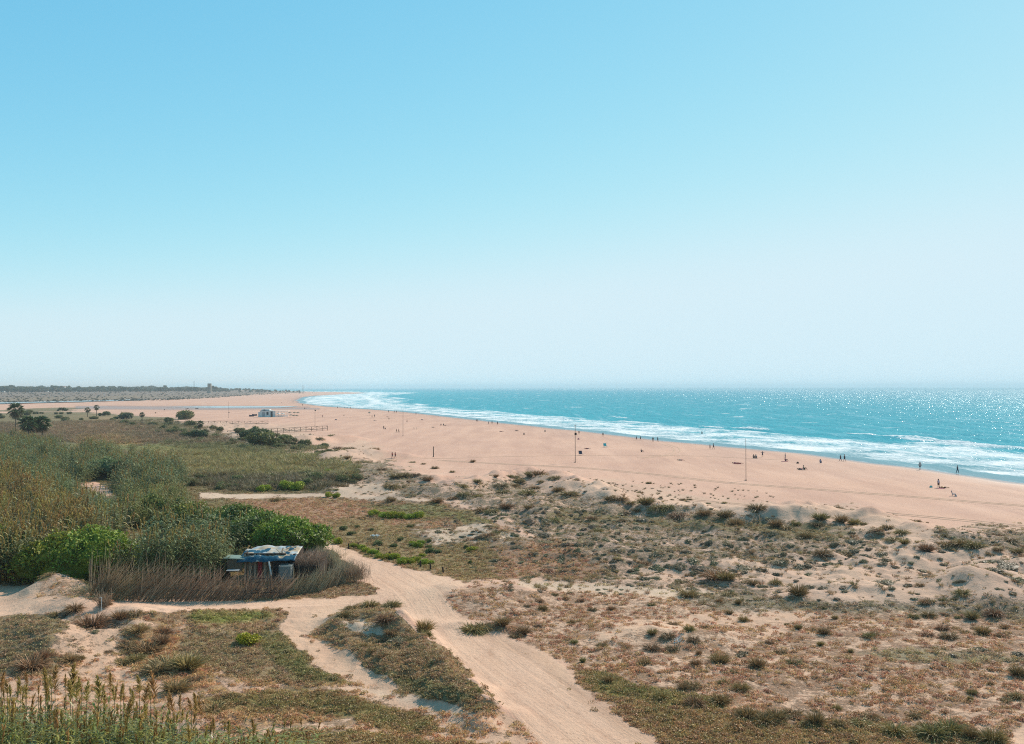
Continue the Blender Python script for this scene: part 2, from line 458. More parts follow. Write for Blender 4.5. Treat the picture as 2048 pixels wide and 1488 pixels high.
# ------------------------------------------------------------------ what grows where (soil colour, plant cover colour, cover density, wetness)
BIG = 40000
S_BEACH, S_DUNE, S_ROAD, S_PALE, S_LOW = (0.66, 0.40, 0.295), (0.62, 0.41, 0.30), (0.76, 0.50, 0.355), (0.64, 0.47, 0.35), (0.66, 0.43, 0.30)
V_RED, V_OLIVE, V_GREY, V_GREEN, V_YEL, V_DRY, V_MARSH = (0.35, 0.20, 0.125), (0.19, 0.145, 0.07), (0.23, 0.18, 0.12), (0.15, 0.16, 0.045), (0.28, 0.23, 0.08), (0.40, 0.24, 0.13), (0.20, 0.145, 0.115)
PAINT = [  # polygon (pixels), feather px, soil, veg, density, irregularity px
    ([(-BIG, 783), (640, 779), (600, 785), (500, 790), (430, 795), (330, 800), (200, 803), (0, 806), (-BIG, 830)], 3, S_BEACH, V_MARSH, 0.97, 3),
    ([(-BIG, 800), (0, 796), (150, 793), (420, 791), (200, 799), (0, 803), (-BIG, 825)], 2, S_BEACH, (0.13, 0.105, 0.075), 0.95, 2),
    ([(-BIG, 832), (0, 822), (60, 818), (140, 816), (230, 826), (330, 836), (420, 852), (480, 876), (560, 888), (650, 903), (700, 925), (860, 985), (880, 1010), (700, 1080), (740, 1160), (700, 1195), (200, 1195), (180, 1180), (90, 1168), (-BIG, 1160)], 8, S_DUNE, V_OLIVE, 0.92, 8),
    ([(40, 846), (230, 840), (330, 866), (240, 872), (60, 866)], 8, S_DUNE, V_DRY, 0.95, 6),
    ([(-BIG, 850), (90, 870), (200, 872), (300, 862), (420, 880), (470, 905), (300, 900), (-BIG, 900)], 8, S_DUNE, (0.09, 0.075, 0.05), 0.95, 6),
    ([(160, 876), (240, 872), (290, 886), (200, 893)], 5, S_DUNE, (0.30, 0.20, 0.10), 0.95, 4),
    ([(330, 838), (420, 842), (600, 856), (640, 880), (560, 888), (470, 876), (400, 862)], 6, S_DUNE, V_GREY, 0.38, 6),
    ([(400, 862), (480, 872), (590, 885), (640, 898), (560, 897), (450, 884)], 6, S_DUNE, V_GREY, 0.60, 6),
    ([(540, 893), (640, 898), (690, 912), (640, 916), (540, 908)], 5, S_DUNE, V_GREY, 0.25, 5),
    ([(130, 886), (430, 888), (560, 900), (560, 908), (300, 905), (140, 894)], 4, S_DUNE, (0.10, 0.105, 0.04), 0.97, 4),
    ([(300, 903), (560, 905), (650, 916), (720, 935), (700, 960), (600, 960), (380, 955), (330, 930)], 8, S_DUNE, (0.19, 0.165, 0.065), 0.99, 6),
    ([(380, 945), (600, 955), (690, 950), (720, 970), (650, 984), (480, 986), (390, 975)], 6, S_DUNE, (0.075, 0.07, 0.035), 0.97, 6),  # near edge of the meadow, its shade put into the cover colour
    ([(620, 925), (760, 915), (880, 965), (900, 1000), (700, 1000), (640, 975)], 8, S_DUNE, V_GREY, 0.58, 8),
    ([(640, 890), (740, 880), (770, 918), (640, 920)], 5, S_DUNE, V_GREY, 0.2, 6),
    ([(670, 970), (760, 965), (800, 985), (660, 990)], 5, S_PALE, V_GREY, 0.25, 4),
    # mid field of low reddish growth
    ([(440, 992), (660, 997), (880, 1000), (990, 1040), (1060, 1085), (1090, 1160), (900, 1160), (740, 1120), (620, 1060), (480, 1010)], 10, S_DUNE, V_RED, 0.93, 8),
    ([(640, 1040), (760, 1042), (900, 1070), (1060, 1085), (1080, 1150), (920, 1158), (740, 1118), (640, 1082)], 10, S_DUNE, (0.145, 0.115, 0.06), 0.85, 10),
    ([(730, 1013), (860, 1010), (1000, 1040), (980, 1052), (800, 1035)], 6, S_DUNE, (0.11, 0.11, 0.05), 0.97, 6),
    ([(820, 1060), (960, 1048), (1060, 1075), (980, 1090), (860, 1082)], 6, S_PALE, V_GREY, 0.42, 8),
    ([(400, 985), (500, 990), (640, 986), (760, 992), (900, 1000), (900, 1003), (640, 995), (500, 997), (400, 996)], 3, S_PALE, V_GREY, 0.08, 2),
    ([(140, 948), (175, 950), (200, 970), (235, 990), (230, 1000), (195, 985), (150, 965)], 3, S_BEACH, V_GREY, 0.03, 2),
    # dunes between field and beach
    ([(860, 990), (940, 960), (1100, 945), (1200, 975), (1300, 992), (1420, 1000), (1560, 1012), (1700, 1010), (1850, 1055), (2048, 1050), (BIG, 1500), (BIG, 2400), (2100, 1230), (1700, 1215), (1400, 1190), (1100, 1172), (1000, 1130), (980, 1090), (1060, 1075), (1000, 1035)], 8, S_DUNE, V_GREY, 0.55, 10),
    ([(1040, 965), (1200, 960), (1380, 990), (1560, 1012), (1560, 1034), (1300, 1005), (1060, 975)], 6, S_DUNE, V_GREY, 0.16, 6),
    ([(1560, 1015), (1700, 1012), (1860, 1060), (1850, 1085), (1700, 1045), (1560, 1040)], 6, S_DUNE, V_GREY, 0.15, 6),
    ([(1540, 1140), (1760, 1100), (1800, 1060), (1860, 1090), (2048, 1120), (2200, 1150), (2200, 1200), (1900, 1190), (1640, 1200), (1500, 1165)], 12, S_DUNE, V_GREY, 0.28, 12),
    ([(1260, 1130), (1500, 1120), (1560, 1140), (1440, 1165), (1240, 1160)], 8, S_DUNE, V_GREY, 0.36, 8),
    ([(1100, 1020), (1330, 1030), (1560, 1045), (1700, 1060), (1700, 1080), (1500, 1068), (1250, 1050), (1080, 1040)], 6, S_DUNE, V_OLIVE, 0.66, 8),
    ([(980, 1085), (1120, 1080), (1200, 1120), (1180, 1165), (1000, 1160)], 8, S_PALE, V_RED, 0.72, 8),
    # dry field on the right
    ([(880, 1190), (950, 1168), (1100, 1172), (1400, 1190), (1700, 1215), (2048, 1228), (BIG, 2400), (BIG, 5000), (1350, 5000), (1345, 1500), (1260, 1450), (1160, 1365), (1120, 1320), (1060, 1292), (950, 1255), (900, 1230)], 8, S_LOW, V_RED, 0.52, 8),
    ([(1030, 1163), (1400, 1180), (1560, 1205), (1500, 1212), (1300, 1192), (1040, 1172)], 3, S_PALE, (0.19, 0.18, 0.12), 0.30, 3),
    ([(1350, 1185), (1700, 1205), (2048, 1222), (2300, 1235), (2300, 1250), (1760, 1230), (1400, 1222)], 7, S_PALE, V_GREY, 0.62, 7),
    ([(1140, 1285), (1260, 1245), (1420, 1232), (1560, 1222), (1700, 1235), (1560, 1245), (1330, 1258), (1200, 1282)], 5, S_LOW, V_RED, 0.35, 6),
    ([(1460, 1262), (1560, 1250), (1600, 1262), (1540, 1272)], 4, S_LOW, V_RED, 0.40, 5),
    ([(1120, 1318), (1260, 1330), (1300, 1350), (1180, 1345)], 6, S_LOW, V_DRY, 0.55, 6),
    ([(1700, 1305), (1820, 1300), (2060, 1312), (2060, 1325), (1780, 1325)], 5, S_LOW, (0.17, 0.15, 0.10), 0.65, 6),
    ([(1650, 1375), (1800, 1362), (1900, 1372), (1780, 1395), (1690, 1395)], 6, S_LOW, V_DRY, 0.52, 8),
    ([(1155, 1345), (1230, 1350), (1330, 1385), (1450, 1400), (1450, 1425), (1330, 1420), (1230, 1400)], 6, S_LOW, (0.115, 0.105, 0.04), 0.84, 8),
    ([(1230, 1405), (1450, 1425), (1700, 1450), (2048, 1470), (BIG, 2600), (BIG, 6000), (1380, 6000), (1340, 1500)], 8, S_LOW, (0.15, 0.11, 0.055), 0.74, 12),
    ([(2010, 1488), (2060, 1450), (2400, 1400), (2400, 1600), (2000, 1600)], 4, S_ROAD, V_DRY, 0.1, 4),
    ([(1700, 5000), (2000, 1500), (2048, 1465), (2100, 5000)], 4, S_ROAD, V_DRY, 0.2, 4),
    # lower left
    ([(-BIG, 1260), (0, 1235), (280, 1222), (640, 1212), (760, 1205), (1000, 1415), (1075, 1490), (1100, 5000), (-BIG, 5000)], 6, S_LOW, V_DRY, 0.42, 6),
    ([(-BIG, 1300), (0, 1230), (90, 1220), (130, 1240), (110, 1290), (150, 1320), (110, 1345), (40, 1350), (-BIG, 1420)], 9, S_LOW, (0.135, 0.115, 0.075), 0.86, 10),
    ([(100, 1240), (240, 1232), (330, 1270), (300, 1320), (150, 1310)], 8, S_LOW, V_GREY, 0.42, 8),
    ([(240, 1260), (330, 1255), (400, 1320), (430, 1370), (330, 1360), (250, 1310)], 10, S_LOW, V_DRY, 0.90, 10),
    ([(290, 1222), (560, 1222), (600, 1260), (480, 1262), (380, 1250), (300, 1240)], 8, S_LOW, (0.17, 0.125, 0.08), 0.80, 8),
    ([(380, 1228), (500, 1226), (530, 1240), (440, 1252), (390, 1244)], 6, S_LOW, (0.125, 0.14, 0.04), 0.92, 6),
    ([(350, 1262), (560, 1262), (600, 1300), (640, 1340), (700, 1372), (600, 1375), (430, 1345), (360, 1300)], 10, S_LOW, (0.15, 0.12, 0.075), 0.88, 10),
    ([(510, 1262), (580, 1262), (610, 1310), (640, 1350), (720, 1375), (620, 1372), (540, 1320)], 8, S_LOW, (0.105, 0.105, 0.045), 0.92, 8),
    ([(400, 1385), (560, 1380), (720, 1395), (840, 1430), (900, 1455), (850, 1465), (640, 1430), (430, 1415)], 9, S_LOW, (0.12, 0.105, 0.045), 0.85, 10),
    ([(420, 1410), (620, 1430), (700, 1445), (560, 1450), (420, 1440)], 8, S_LOW, V_DRY, 0.62, 10),
    ([(560, 1462), (740, 1465), (860, 1478), (1000, 1490), (900, 1540), (540, 1500)], 8, S_LOW, (0.15, 0.115, 0.055), 0.70, 10),
    ([(720, 1380), (860, 1392), (960, 1420), (930, 1435), (820, 1405)], 5, S_PALE, V_GREY, 0.20, 6),
    ([(560, 1225), (650, 1212), (700, 1210), (660, 1235), (620, 1270), (690, 1310), (760, 1340), (790, 1370), (740, 1372), (660, 1345), (600, 1290), (570, 1255)], 6, S_LOW, V_GREY, 0.13, 7),
    # overgrown mound beside the track
    ([(660, 1235), (700, 1210), (770, 1203), (800, 1225), (850, 1268), (900, 1325), (960, 1375), (1000, 1412), (985, 1430), (900, 1410), (800, 1375), (760, 1345), (700, 1300), (640, 1270)], 5, S_PALE, (0.155, 0.12, 0.075), 0.84, 6),
    ([(690, 1240), (740, 1235), (770, 1270), (720, 1275)], 5, S_PALE, V_GREY, 0.35, 5),
    ([(760, 1340), (880, 1370), (960, 1400), (930, 1415), (800, 1385)], 5, S_PALE, (0.11, 0.11, 0.06), 0.82, 6),
    # ground in front of the reed fence
    ([(180, 1185), (560, 1185), (690, 1165), (740, 1165), (762, 1190), (560, 1200), (180, 1203)], 4, S_LOW, (0.16, 0.12, 0.08), 0.85, 4),
    ([(-BIG, 1200), (0, 1168), (60, 1165), (180, 1178), (185, 1200), (100, 1210), (0, 1228), (-BIG, 1290)], 4, S_ROAD, V_DRY, 0.06, 4),
    ([(55, 1200), (90, 1165), (118, 1140), (140, 1140), (175, 1165), (195, 1200)], 4, S_LOW, V_DRY, 0.45, 3),
    # tracks: worn sand
    ([(-BIG, 1215), (0, 1203), (180, 1203), (560, 1199), (700, 1193), (762, 1187), (780, 1205), (640, 1213), (500, 1219), (280, 1222), (0, 1232), (-BIG, 1260)], 4, S_ROAD, V_DRY, 0.04, 3),
    ([(632, 1082), (652, 1082), (690, 1098), (760, 1122), (820, 1138), (870, 1152), (925, 1160), (935, 1168), (885, 1186), (895, 1205), (925, 1235), (955, 1258), (1010, 1275), (1080, 1298), (1125, 1330), (1165, 1372), (1205, 1408), (1265, 1450), (1335, 1500), (1500, 1700), (1100, 1700), (1080, 1492), (1040, 1448), (1003, 1408), (960, 1368), (905, 1318), (850, 1258), (795, 1208), (762, 1190), (735, 1160), (695, 1125), (650, 1095)], 3, S_ROAD, V_DRY, 0.02, 3),
    ([(900, 1230), (960, 1262), (1080, 1300), (1130, 1340), (1200, 1408), (1330, 1500), (1290, 1500), (1180, 1420), (1080, 1330), (980, 1290)], 4, S_LOW, V_OLIVE, 0.16, 4),
]

KNOWN = {V_RED, V_OLIVE, V_GREY, V_GREEN, V_YEL, V_DRY, V_MARSH}
PAINT = [(p_, fe_ * 2.2, so_, ve_ if ve_ in KNOWN else tuple(np.array(ve_) * (1.75, 1.55, 1.45)), dn_, ir_) for p_, fe_, so_, ve_, dn_, ir_ in PAINT]
def classify(x, y, z):
    px, py, w = project(x, y, z)
    back = w < 2.0
    r = np.hypot(x, y)
    px = np.where(back, np.where(x > 0, 30000, -30000), px); py = np.where(back, 3000, py)
    wx = fbm(x, y, 6.0, 5, 71, 0.6); wy = fbm(x, y, 6.0, 5, 73, 0.6)
    far = smooth(250, 600, r)
    wx2 = fbm(x, y, 60.0, 3, 75); wy2 = fbm(x, y, 60.0, 3, 77)
    wx = wx * (1 - far) + wx2 * far; wy = wy * (1 - far) + wy2 * far
    n = len(px)
    soil = np.tile(np.array(S_BEACH), (n, 1)); veg = np.tile(np.array(V_GREY), (n, 1)); dens = np.zeros(n)
    for poly, fe, s, v, dn, irr in PAINT:
        P = np.array(poly, float)
        m = irr * 3 + fe
        k = (px > P[:, 0].min() - m) & (px < P[:, 0].max() + m) & (py > P[:, 1].min() - m) & (py < P[:, 1].max() + m)
        if not k.any(): continue
        q = poly_sd(px[k] + irr * 3.2 * wx[k], py[k] + irr * 1.3 * wy[k], P)
        a = smooth(-fe * 0.6, fe * 0.6, q)[:, None]
        soil[k] = soil[k] * (1 - a) + np.array(s) * a
        veg[k] = veg[k] * (1 - a) + np.array(v) * a
        dens[k] = dens[k] * (1 - a[:, 0]) + dn * a[:, 0]
    d = shore_d(x, y)
    wet = 0.6 * (1 - smooth(1.0, 5.0, d + 1.0 * fbm(x, y, 12, 2, 15))) + 0.25 * (1 - smooth(2, 14, d + 3 * fbm(x, y, 25, 3, 16))) + 0.15 * (1 - smooth(14, 44, d + 14 * fbm(x, y, 40, 3, 17)))
    # damp flats behind the beach, where the tide leaves pools
    for P in ([(150, 812), (420, 812), (520, 814), (640, 816), (640, 819), (480, 819), (300, 820), (150, 818)], [(380, 811), (620, 813), (620, 815), (400, 814)]):
        wet = np.maximum(wet, 0.75 * smooth(-1.5, 1.5, poly_sd(px, py + wy, P)))
    dens = np.where(d < 8, 0, dens)
    return soil, veg, dens, wet

# ------------------------------------------------------------------ the ground: one sheet, fine where the photograph looks
def polar(th, rr):
    T_, R_ = np.meshgrid(th, rr)
    return (R_ * np.sin(T_)).ravel(), (R_ * np.cos(T_)).ravel()

def gridq(nr, nc, closed=False):
    i = np.arange(nr - 1)[:, None]; j = np.arange(nc if closed else nc - 1)[None]
    j2 = (j + 1) % nc
    return np.stack([i * nc + j, i * nc + j2, (i + 1) * nc + j2, (i + 1) * nc + j], -1).reshape(-1, 4)[:, ::-1]

th_mid = np.linspace(R(-31), R(31), 760)
th_side = np.linspace(R(31), R(329), 90)[1:-1]
th = np.concatenate([th_mid, th_side])
dyv = np.concatenate([np.linspace(715, 40, 470), np.geomspace(39, 1.2, 90)])
rr = np.concatenate([[4, 12, 20, 26, 32, 36, 40, 43, 45.5], 18.0 * F / dyv, [42000, 60000]])
gx, gy = polar(th, rr)
gz = height(gx, gy)
so, ve, de, we = classify(gx, gy, gz)
# distance across and along the two tracks, for the faint lanes worn by wheels
lane_ = np.full(len(gx), 99.0); along_ = np.zeros(len(gx))
for line in ([(640, 1084), (700, 1110), (770, 1142), (830, 1180), (870, 1230), (930, 1290), (1000, 1350), (1080, 1410), (1160, 1470), (1300, 1580)], [(-300, 1230), (20, 1215), (180, 1211), (400, 1209), (600, 1204), (740, 1196)]):
    P_ = np.array(wline(line)); acc_ = 0.0
    for i in range(len(P_) - 1):
        a_, e_ = P_[i], P_[i + 1] - P_[i]; Ls = np.linalg.norm(e_)
        tt = ((gx - a_[0]) * e_[0] + (gy - a_[1]) * e_[1]) / Ls ** 2; tc = np.clip(tt, 0, 1)
        q = np.hypot(gx - a_[0] - e_[0] * tc, gy - a_[1] - e_[1] * tc); sg = np.sign((gx - a_[0]) * e_[1] - (gy - a_[1]) * e_[0])
        k = q < np.abs(lane_); lane_[k] = (q * sg)[k]; along_[k] = (acc_ + tc * Ls)[k]; acc_ += Ls
lane_ = np.clip(lane_, -8, 8)
gq = gridq(len(rr), len(th), True)
ground_me = new_mesh('ground', np.stack([gx, gy, gz], 1), Q=gq, mats=[], smooth_=True,
                     attrs={'lane': ('FLOAT', lane_), 'along': ('FLOAT', along_), 'soil': ('FLOAT_COLOR', so), 'veg': ('FLOAT_COLOR', ve), 'dens': ('FLOAT', de), 'wet': ('FLOAT', we)})
m, t, b = mat_base('sand_and_ground_cover', 0.95)
L = t.links.new
att = lambda n: N_(t, 'ShaderNodeAttribute', attribute_type='GEOMETRY', attribute_name=n)
geo = N_(t, 'ShaderNodeNewGeometry'); pos = geo.outputs['Position']
dens_s, wet_s = att('dens').outputs['Fac'], att('wet').outputs['Fac']
n_fine = noise(t, 3.2, 6, 0.72, pos); n_mid = noise(t, 0.55, 5, 0.6, pos); n_big = noise(t, 0.06, 4, 0.6, pos); n_gr = noise(t, 14, 3, 0.7, pos)
cover = math_(t, 'ADD', math_(t, 'MULTIPLY', n_fine, 0.55), math_(t, 'MULTIPLY', n_mid, 0.45))
thr = math_(t, 'MULTIPLY_ADD', dens_s, -0.62, 0.80)
mask = math_(t, 'MULTIPLY', math_(t, 'SUBTRACT', cover, thr), 9.0, clamp=True)
mask = math_(t, 'MULTIPLY', mask, math_(t, 'MULTIPLY', dens_s, 6.0, clamp=True))
soil = mixc(t, math_(t, 'MULTIPLY_ADD', n_big, 1.6, -0.35, clamp=True), att('soil').outputs['Color'], mixc(t, 1.0, att('soil').outputs['Color'], (0.90, 0.86, 0.82), 'MULTIPLY'))
mp = N_(t, 'ShaderNodeMapping'); L(pos, mp.inputs['Vector']); mp.inputs['Rotation'].default_value = (0, 0, R(-19)); mp.inputs['Scale'].default_value = (1.0, 0.12, 1)
streak = noise(t, 0.16, 5, 0.65, mp.outputs[0]); foot = noise(t, 1.1, 3, 0.6, mp.outputs[0])
soil = mixc(t, math_(t, 'MULTIPLY_ADD', streak, 3.0, -1.1, clamp=True), soil, mixc(t, 1.0, soil, (0.80, 0.77, 0.79), 'MULTIPLY'))
trod = noise(t, 2.3, 3, 0.7, pos)
soil = mixc(t, math_(t, 'MULTIPLY_ADD', trod, 9.0, -5.2, clamp=True), soil, mixc(t, 1.0, soil, (0.80, 0.77, 0.75), 'MULTIPLY'))
soil = mixc(t, math_(t, 'MULTIPLY_ADD', foot, 4.0, -2.3, clamp=True), soil, mixc(t, 1.0, soil, (0.86, 0.83, 0.80), 'MULTIPLY'))
soil = mixc(t, math_(t, 'MULTIPLY_ADD', n_mid, 2.0, -0.7, clamp=True), soil, mixc(t, 1.0, soil, (1.06, 1.03, 1.0), 'MULTIPLY'))
soil = mixc(t, math_(t, 'MULTIPLY_ADD', n_gr, 2.4, -1.1, clamp=True), soil, mixc(t, 1.0, soil, (0.90, 0.87, 0.85), 'MULTIPLY'))
cb = N_(t, 'ShaderNodeCombineXYZ'); L(math_(t, 'MULTIPLY', att('lane').outputs['Fac'], 1.0), cb.inputs[0]); L(math_(t, 'MULTIPLY', att('along').outputs['Fac'], 0.035), cb.inputs[1])
lanes = noise(t, 1.5, 5, 0.7, cb.outputs[0], 0.3)
onroad = math_(t, 'MULTIPLY', math_(t, 'SUBTRACT', 4.2, math_(t, 'ABSOLUTE', att('lane').outputs['Fac'])), 0.7, clamp=True)
soil = mixc(t, math_(t, 'MULTIPLY', onroad, math_(t, 'MULTIPLY_ADD', lanes, 5.0, -2.4, clamp=True)), soil, mixc(t, 1.0, soil, (0.84, 0.81, 0.80), 'MULTIPLY'))
soil = mixc(t, math_(t, 'MULTIPLY', onroad, math_(t, 'MULTIPLY_ADD', lanes, -5.0, 2.0, clamp=True)), soil, mixc(t, 1.0, soil, (1.07, 1.06, 1.05), 'MULTIPLY'))
vegc = mixc(t, math_(t, 'MULTIPLY_ADD', n_gr, 3.0, -1.0, clamp=True), att('veg').outputs['Color'], mixc(t, 1.0, att('veg').outputs['Color'], (0.7, 0.7, 0.7), 'MULTIPLY'))
vegc = mixc(t, math_(t, 'MULTIPLY_ADD', n_fine, 3.5, -1.6, clamp=True), vegc, mixc(t, 1.0, att('veg').outputs['Color'], (1.35, 1.28, 1.15), 'MULTIPLY'))
col = mixc(t, mask, soil, vegc)
col = mixc(t, wet_s, col, mixc(t, 1.0, col, (0.50, 0.47, 0.47), 'MULTIPLY'))
L(col, b.inputs['Base Color'])
L(math_(t, 'MULTIPLY_ADD', wet_s, -0.72, 0.95), b.inputs['Roughness'])
hgt = math_(t, 'ADD', math_(t, 'MULTIPLY', mask, 0.12), math_(t, 'ADD', math_(t, 'MULTIPLY', n_fine, 0.10), math_(t, 'MULTIPLY', n_gr, 0.02)))
hgt = math_(t, 'ADD', hgt, math_(t, 'MULTIPLY', math_(t, 'MULTIPLY', onroad, lanes), 0.10))
hgt = math_(t, 'MULTIPLY', hgt, math_(t, 'SUBTRACT', 1.0, wet_s))
bp = N_(t, 'ShaderNodeBump'); bp.inputs['Strength'].default_value = 0.9; bp.inputs['Distance'].default_value = 1.0
L(hgt, bp.inputs['Height']); L(bp.outputs[0], b.inputs['Normal'])
M['ground'] = m
ground_me.materials.append(m)
tag(link('ground', ground_me), kind='structure')

# ------------------------------------------------------------------ the sea
d_px = [(1240, 834, 16), (1425, 853, 16), (1505, 857, 22), (1825, 876, 30), (1890, 882, 44), (1990, 896, 40), (1130, 838, 20), (1730, 868, 20)]
WAVES = []
for px_, py_, w_ in d_px:
    c_ = on_plane(px_, py_, 0.5); WAVES.append((c_[0], c_[1], w_ * c_[1] / F * 1.6))
def sea_fn(x, y):
    d = -shore_d(x, y)                                 # distance out to sea
    q = -(-poly_sd(x, y, SEA_POLY))
    wob = 9 * fbm(x, y, 90, 3, 81) + 2.5 * fbm(x, y, 22, 2, 82)
    ph = (q + wob)
    amp_al = smooth(-0.3, 0.7, fbm(x + y, y, 70, 2, 83))
    z = np.zeros_like(x)
    swell = 0.28 * np.sin(ph / 26.0 * 2 * np.pi) * smooth(12, 60, d)
    z += swell + 0.22 * fbm(x, y, 9, 3, 84) * smooth(5, 40, d)
    W_ = 58 + 90 * smooth(600, 1500, y)
    foam = np.zeros_like(x)
    # lines of broken water running in
    for k, (c, wd, h, st) in enumerate([(9, 1.6, 0.10, 0.8), (17, 3.0, 0.25, 0.85), (26, 4.0, 0.4, 0.95), (36, 4.5, 0.5, 0.9)]):
        sc = W_ / 34.0
        cc = c * sc + 3.0 * sc * fbm(x, y, 45 * sc, 3, 95 + k)
        g = np.exp(-((d - cc) / (wd * sc)) ** 2)
        al = smooth(-0.5, 0.25, fbm(x, y, 38 * sc, 2, 120 + k) + (0.15 if k < 3 else -0.1))
        tail = smooth(cc - 13 * sc, cc - 2, d) * (1 - smooth(cc - 0.5, cc + 1.5, d))
        z += h * g * al
        foam = np.maximum(foam, st * al * np.maximum(g, 0.70 * tail))
    band = smooth(5, 10, d) * (1 - smooth(W_ * 0.9, W_ * 1.25, d))
    foam = np.maximum(foam, band * (0.76 + 0.30 * fbm(x, y, 20, 3, 130)))
    edge = np.exp(-((d - 0.6) / 0.9) ** 2) * 0.55
    foam = np.maximum(foam, edge)
    for wx, wy, hw in WAVES:
        # a breaker: crest runs along the shore
        ax, ay = x - wx, y - wy
        tdir = np.array([-0.33, 0.944])
        al_ = ax * tdir[0] + ay * tdir[1]; ac = ax * tdir[1] - ay * tdir[0]
        ac = ac + 0.10 * hw * fbm(x, y, hw, 2, 133)
        hw2 = hw * 2.4
        g = np.exp(-(al_ / hw2) ** 2) * np.exp(-(ac / 2.2) ** 2)
        z += 1.05 * g
        foam = np.maximum(foam, 1.0 * np.exp(-(al_ / hw2) ** 4) * np.exp(-((ac + 0.8) / 1.9) ** 2))
    # bar off the far point
    px, py, w = project(x, y, np.zeros_like(x))
    bar = smooth(-3, 3, poly_sd(px, py + 0.6 * fbm(x, y, 150, 2, 140), [(640, 785), (700, 783), (800, 784), (800, 786), (740, 790), (730, 797), (700, 804), (640, 812), (600, 812)]))
    foam = np.maximum(foam, bar * (0.75 + 0.35 * fbm(x, y * 0.5, 60, 3, 141)))
    # white caps further out
    cap = smooth(0.62, 0.95, fbm(x * 0.45 + y * 0.1, y, 16, 3, 142) + 0.1) * smooth(60, 120, d) * 0.8
    foam = np.maximum(foam, cap)
    return z, np.clip(foam, 0, 1), d

dys = np.concatenate([np.linspace(330, 200, 40), np.linspace(199, 12, 300), np.geomspace(11.5, 1.1, 40)])
ths = np.concatenate([np.linspace(R(-20), R(31), 900), np.linspace(R(31), R(160), 60)[1:]])
rs = np.concatenate([[6, 30, 60, 90], 19.0 * F / dys, [50000, 60000]])
sx, sy = polar(ths, rs)
sz, sf, sdd = sea_fn(sx, sy)
q_ = gridq(len(rs), len(ths))
keep = (sdd[q_] > -6).any(axis=1)
q_ = q_[keep]
used = np.unique(q_); remap = np.full(len(sx), -1); remap[used] = np.arange(len(used))
sea_me = new_mesh('sea', np.stack([sx, sy, sz], 1)[used], Q=remap[q_], mats=[], smooth_=True, attrs={'foam': ('FLOAT', sf[used]), 'off': ('FLOAT', np.clip(sdd[used], -20, 4000))})
m, t, b = mat_base('turquoise_sea', 0.12)
L = t.links.new
att = lambda n: N_(t, 'ShaderNodeAttribute', attribute_type='GEOMETRY', attribute_name=n)
geo = N_(t, 'ShaderNodeNewGeometry'); pos = geo.outputs['Position']
mp = N_(t, 'ShaderNodeMapping'); L(pos, mp.inputs['Vector']); mp.inputs['Rotation'].default_value = (0, 0, R(-19)); mp.inputs['Scale'].default_value = (1.0, 0.35, 1)
v = mp.outputs[0]
w1 = noise(t, 0.10, 3, 0.6, v); w2 = noise(t, 0.55, 4, 0.65, v); w3 = noise(t, 2.6, 3, 0.65, v)
fo, off = att('foam').outputs['Fac'], att('off').outputs['Fac']
deep = math_(t, 'MULTIPLY_ADD', off, 1 / 1400.0, 0.0, clamp=True)
shal = math_(t, 'MULTIPLY_ADD', off, 1 / 40.0, 0.0, clamp=True)
c = mixc(t, deep, (0.045, 0.38, 0.45), (0.045, 0.32, 0.42))
c = mixc(t, shal, (0.22, 0.33, 0.36), c)
c = mixc(t, math_(t, 'MULTIPLY_ADD', w1, 1.6, -0.5, clamp=True), mixc(t, 1.0, c, (0.72, 0.80, 0.84), 'MULTIPLY'), c)
fn1 = noise(t, 0.9, 6, 0.75, v, 0.6); fn2 = noise(t, 0.22, 4, 0.65, v, 0.4)
fm = math_(t, 'ADD', math_(t, 'MULTIPLY', fn1, 0.6), math_(t, 'MULTIPLY', fn2, 0.4))
fmask = math_(t, 'MULTIPLY', math_(t, 'SUBTRACT', fm, math_(t, 'MULTIPLY_ADD', fo, -0.60, 0.80)), 3.6, clamp=True)
fmask = math_(t, 'MULTIPLY', fmask, math_(t, 'MULTIPLY', fo, 5.0, clamp=True))
c = mixc(t, fmask, c, (0.80, 0.82, 0.83))
hh = math_(t, 'ADD', math_(t, 'ADD', math_(t, 'MULTIPLY', w1, 0.8), math_(t, 'MULTIPLY', w2, 1.0)), math_(t, 'ADD', math_(t, 'MULTIPLY', w3, 0.12), math_(t, 'MULTIPLY', fmask, 0.12)))
hh = math_(t, 'MULTIPLY', hh, math_(t, 'MULTIPLY_ADD', off, 1 / 14.0, 0.06, clamp=True))
hh = math_(t, 'MULTIPLY', hh, math_(t, 'MULTIPLY_ADD', off, 1 / 500.0, 0.75))
bp = N_(t, 'ShaderNodeBump'); bp.inputs['Strength'].default_value = 1.0; bp.inputs['Distance'].default_value = 1.0
L(hh, bp.inputs['Height'])
t.nodes.remove(b)
df = N_(t, 'ShaderNodeBsdfDiffuse'); L(c, df.inputs['Color']); L(bp.outputs[0], df.inputs['Normal'])
gl = N_(t, 'ShaderNodeBsdfGlossy'); gl.inputs['Color'].default_value = (0.9, 0.97, 1, 1); L(bp.outputs[0], gl.inputs['Normal'])
L(math_(t, 'MULTIPLY_ADD', off, 1 / 9000.0, 0.17, clamp=True), gl.inputs['Roughness'])
fr = N_(t, 'ShaderNodeFresnel'); fr.inputs['IOR'].default_value = 1.33; L(bp.outputs[0], fr.inputs['Normal'])
mg = N_(t, 'ShaderNodeMapping'); L(pos, mg.inputs['Vector']); mg.inputs['Rotation'].default_value = (0, 0, R(12)); mg.inputs['Scale'].default_value = (1.0, 0.055, 1)
facets = noise(t, 0.16, 9, 0.80, mg.outputs[0])
facets = math_(t, 'MULTIPLY', math_(t, 'SUBTRACT', facets, 0.52), 8.0, clamp=True)
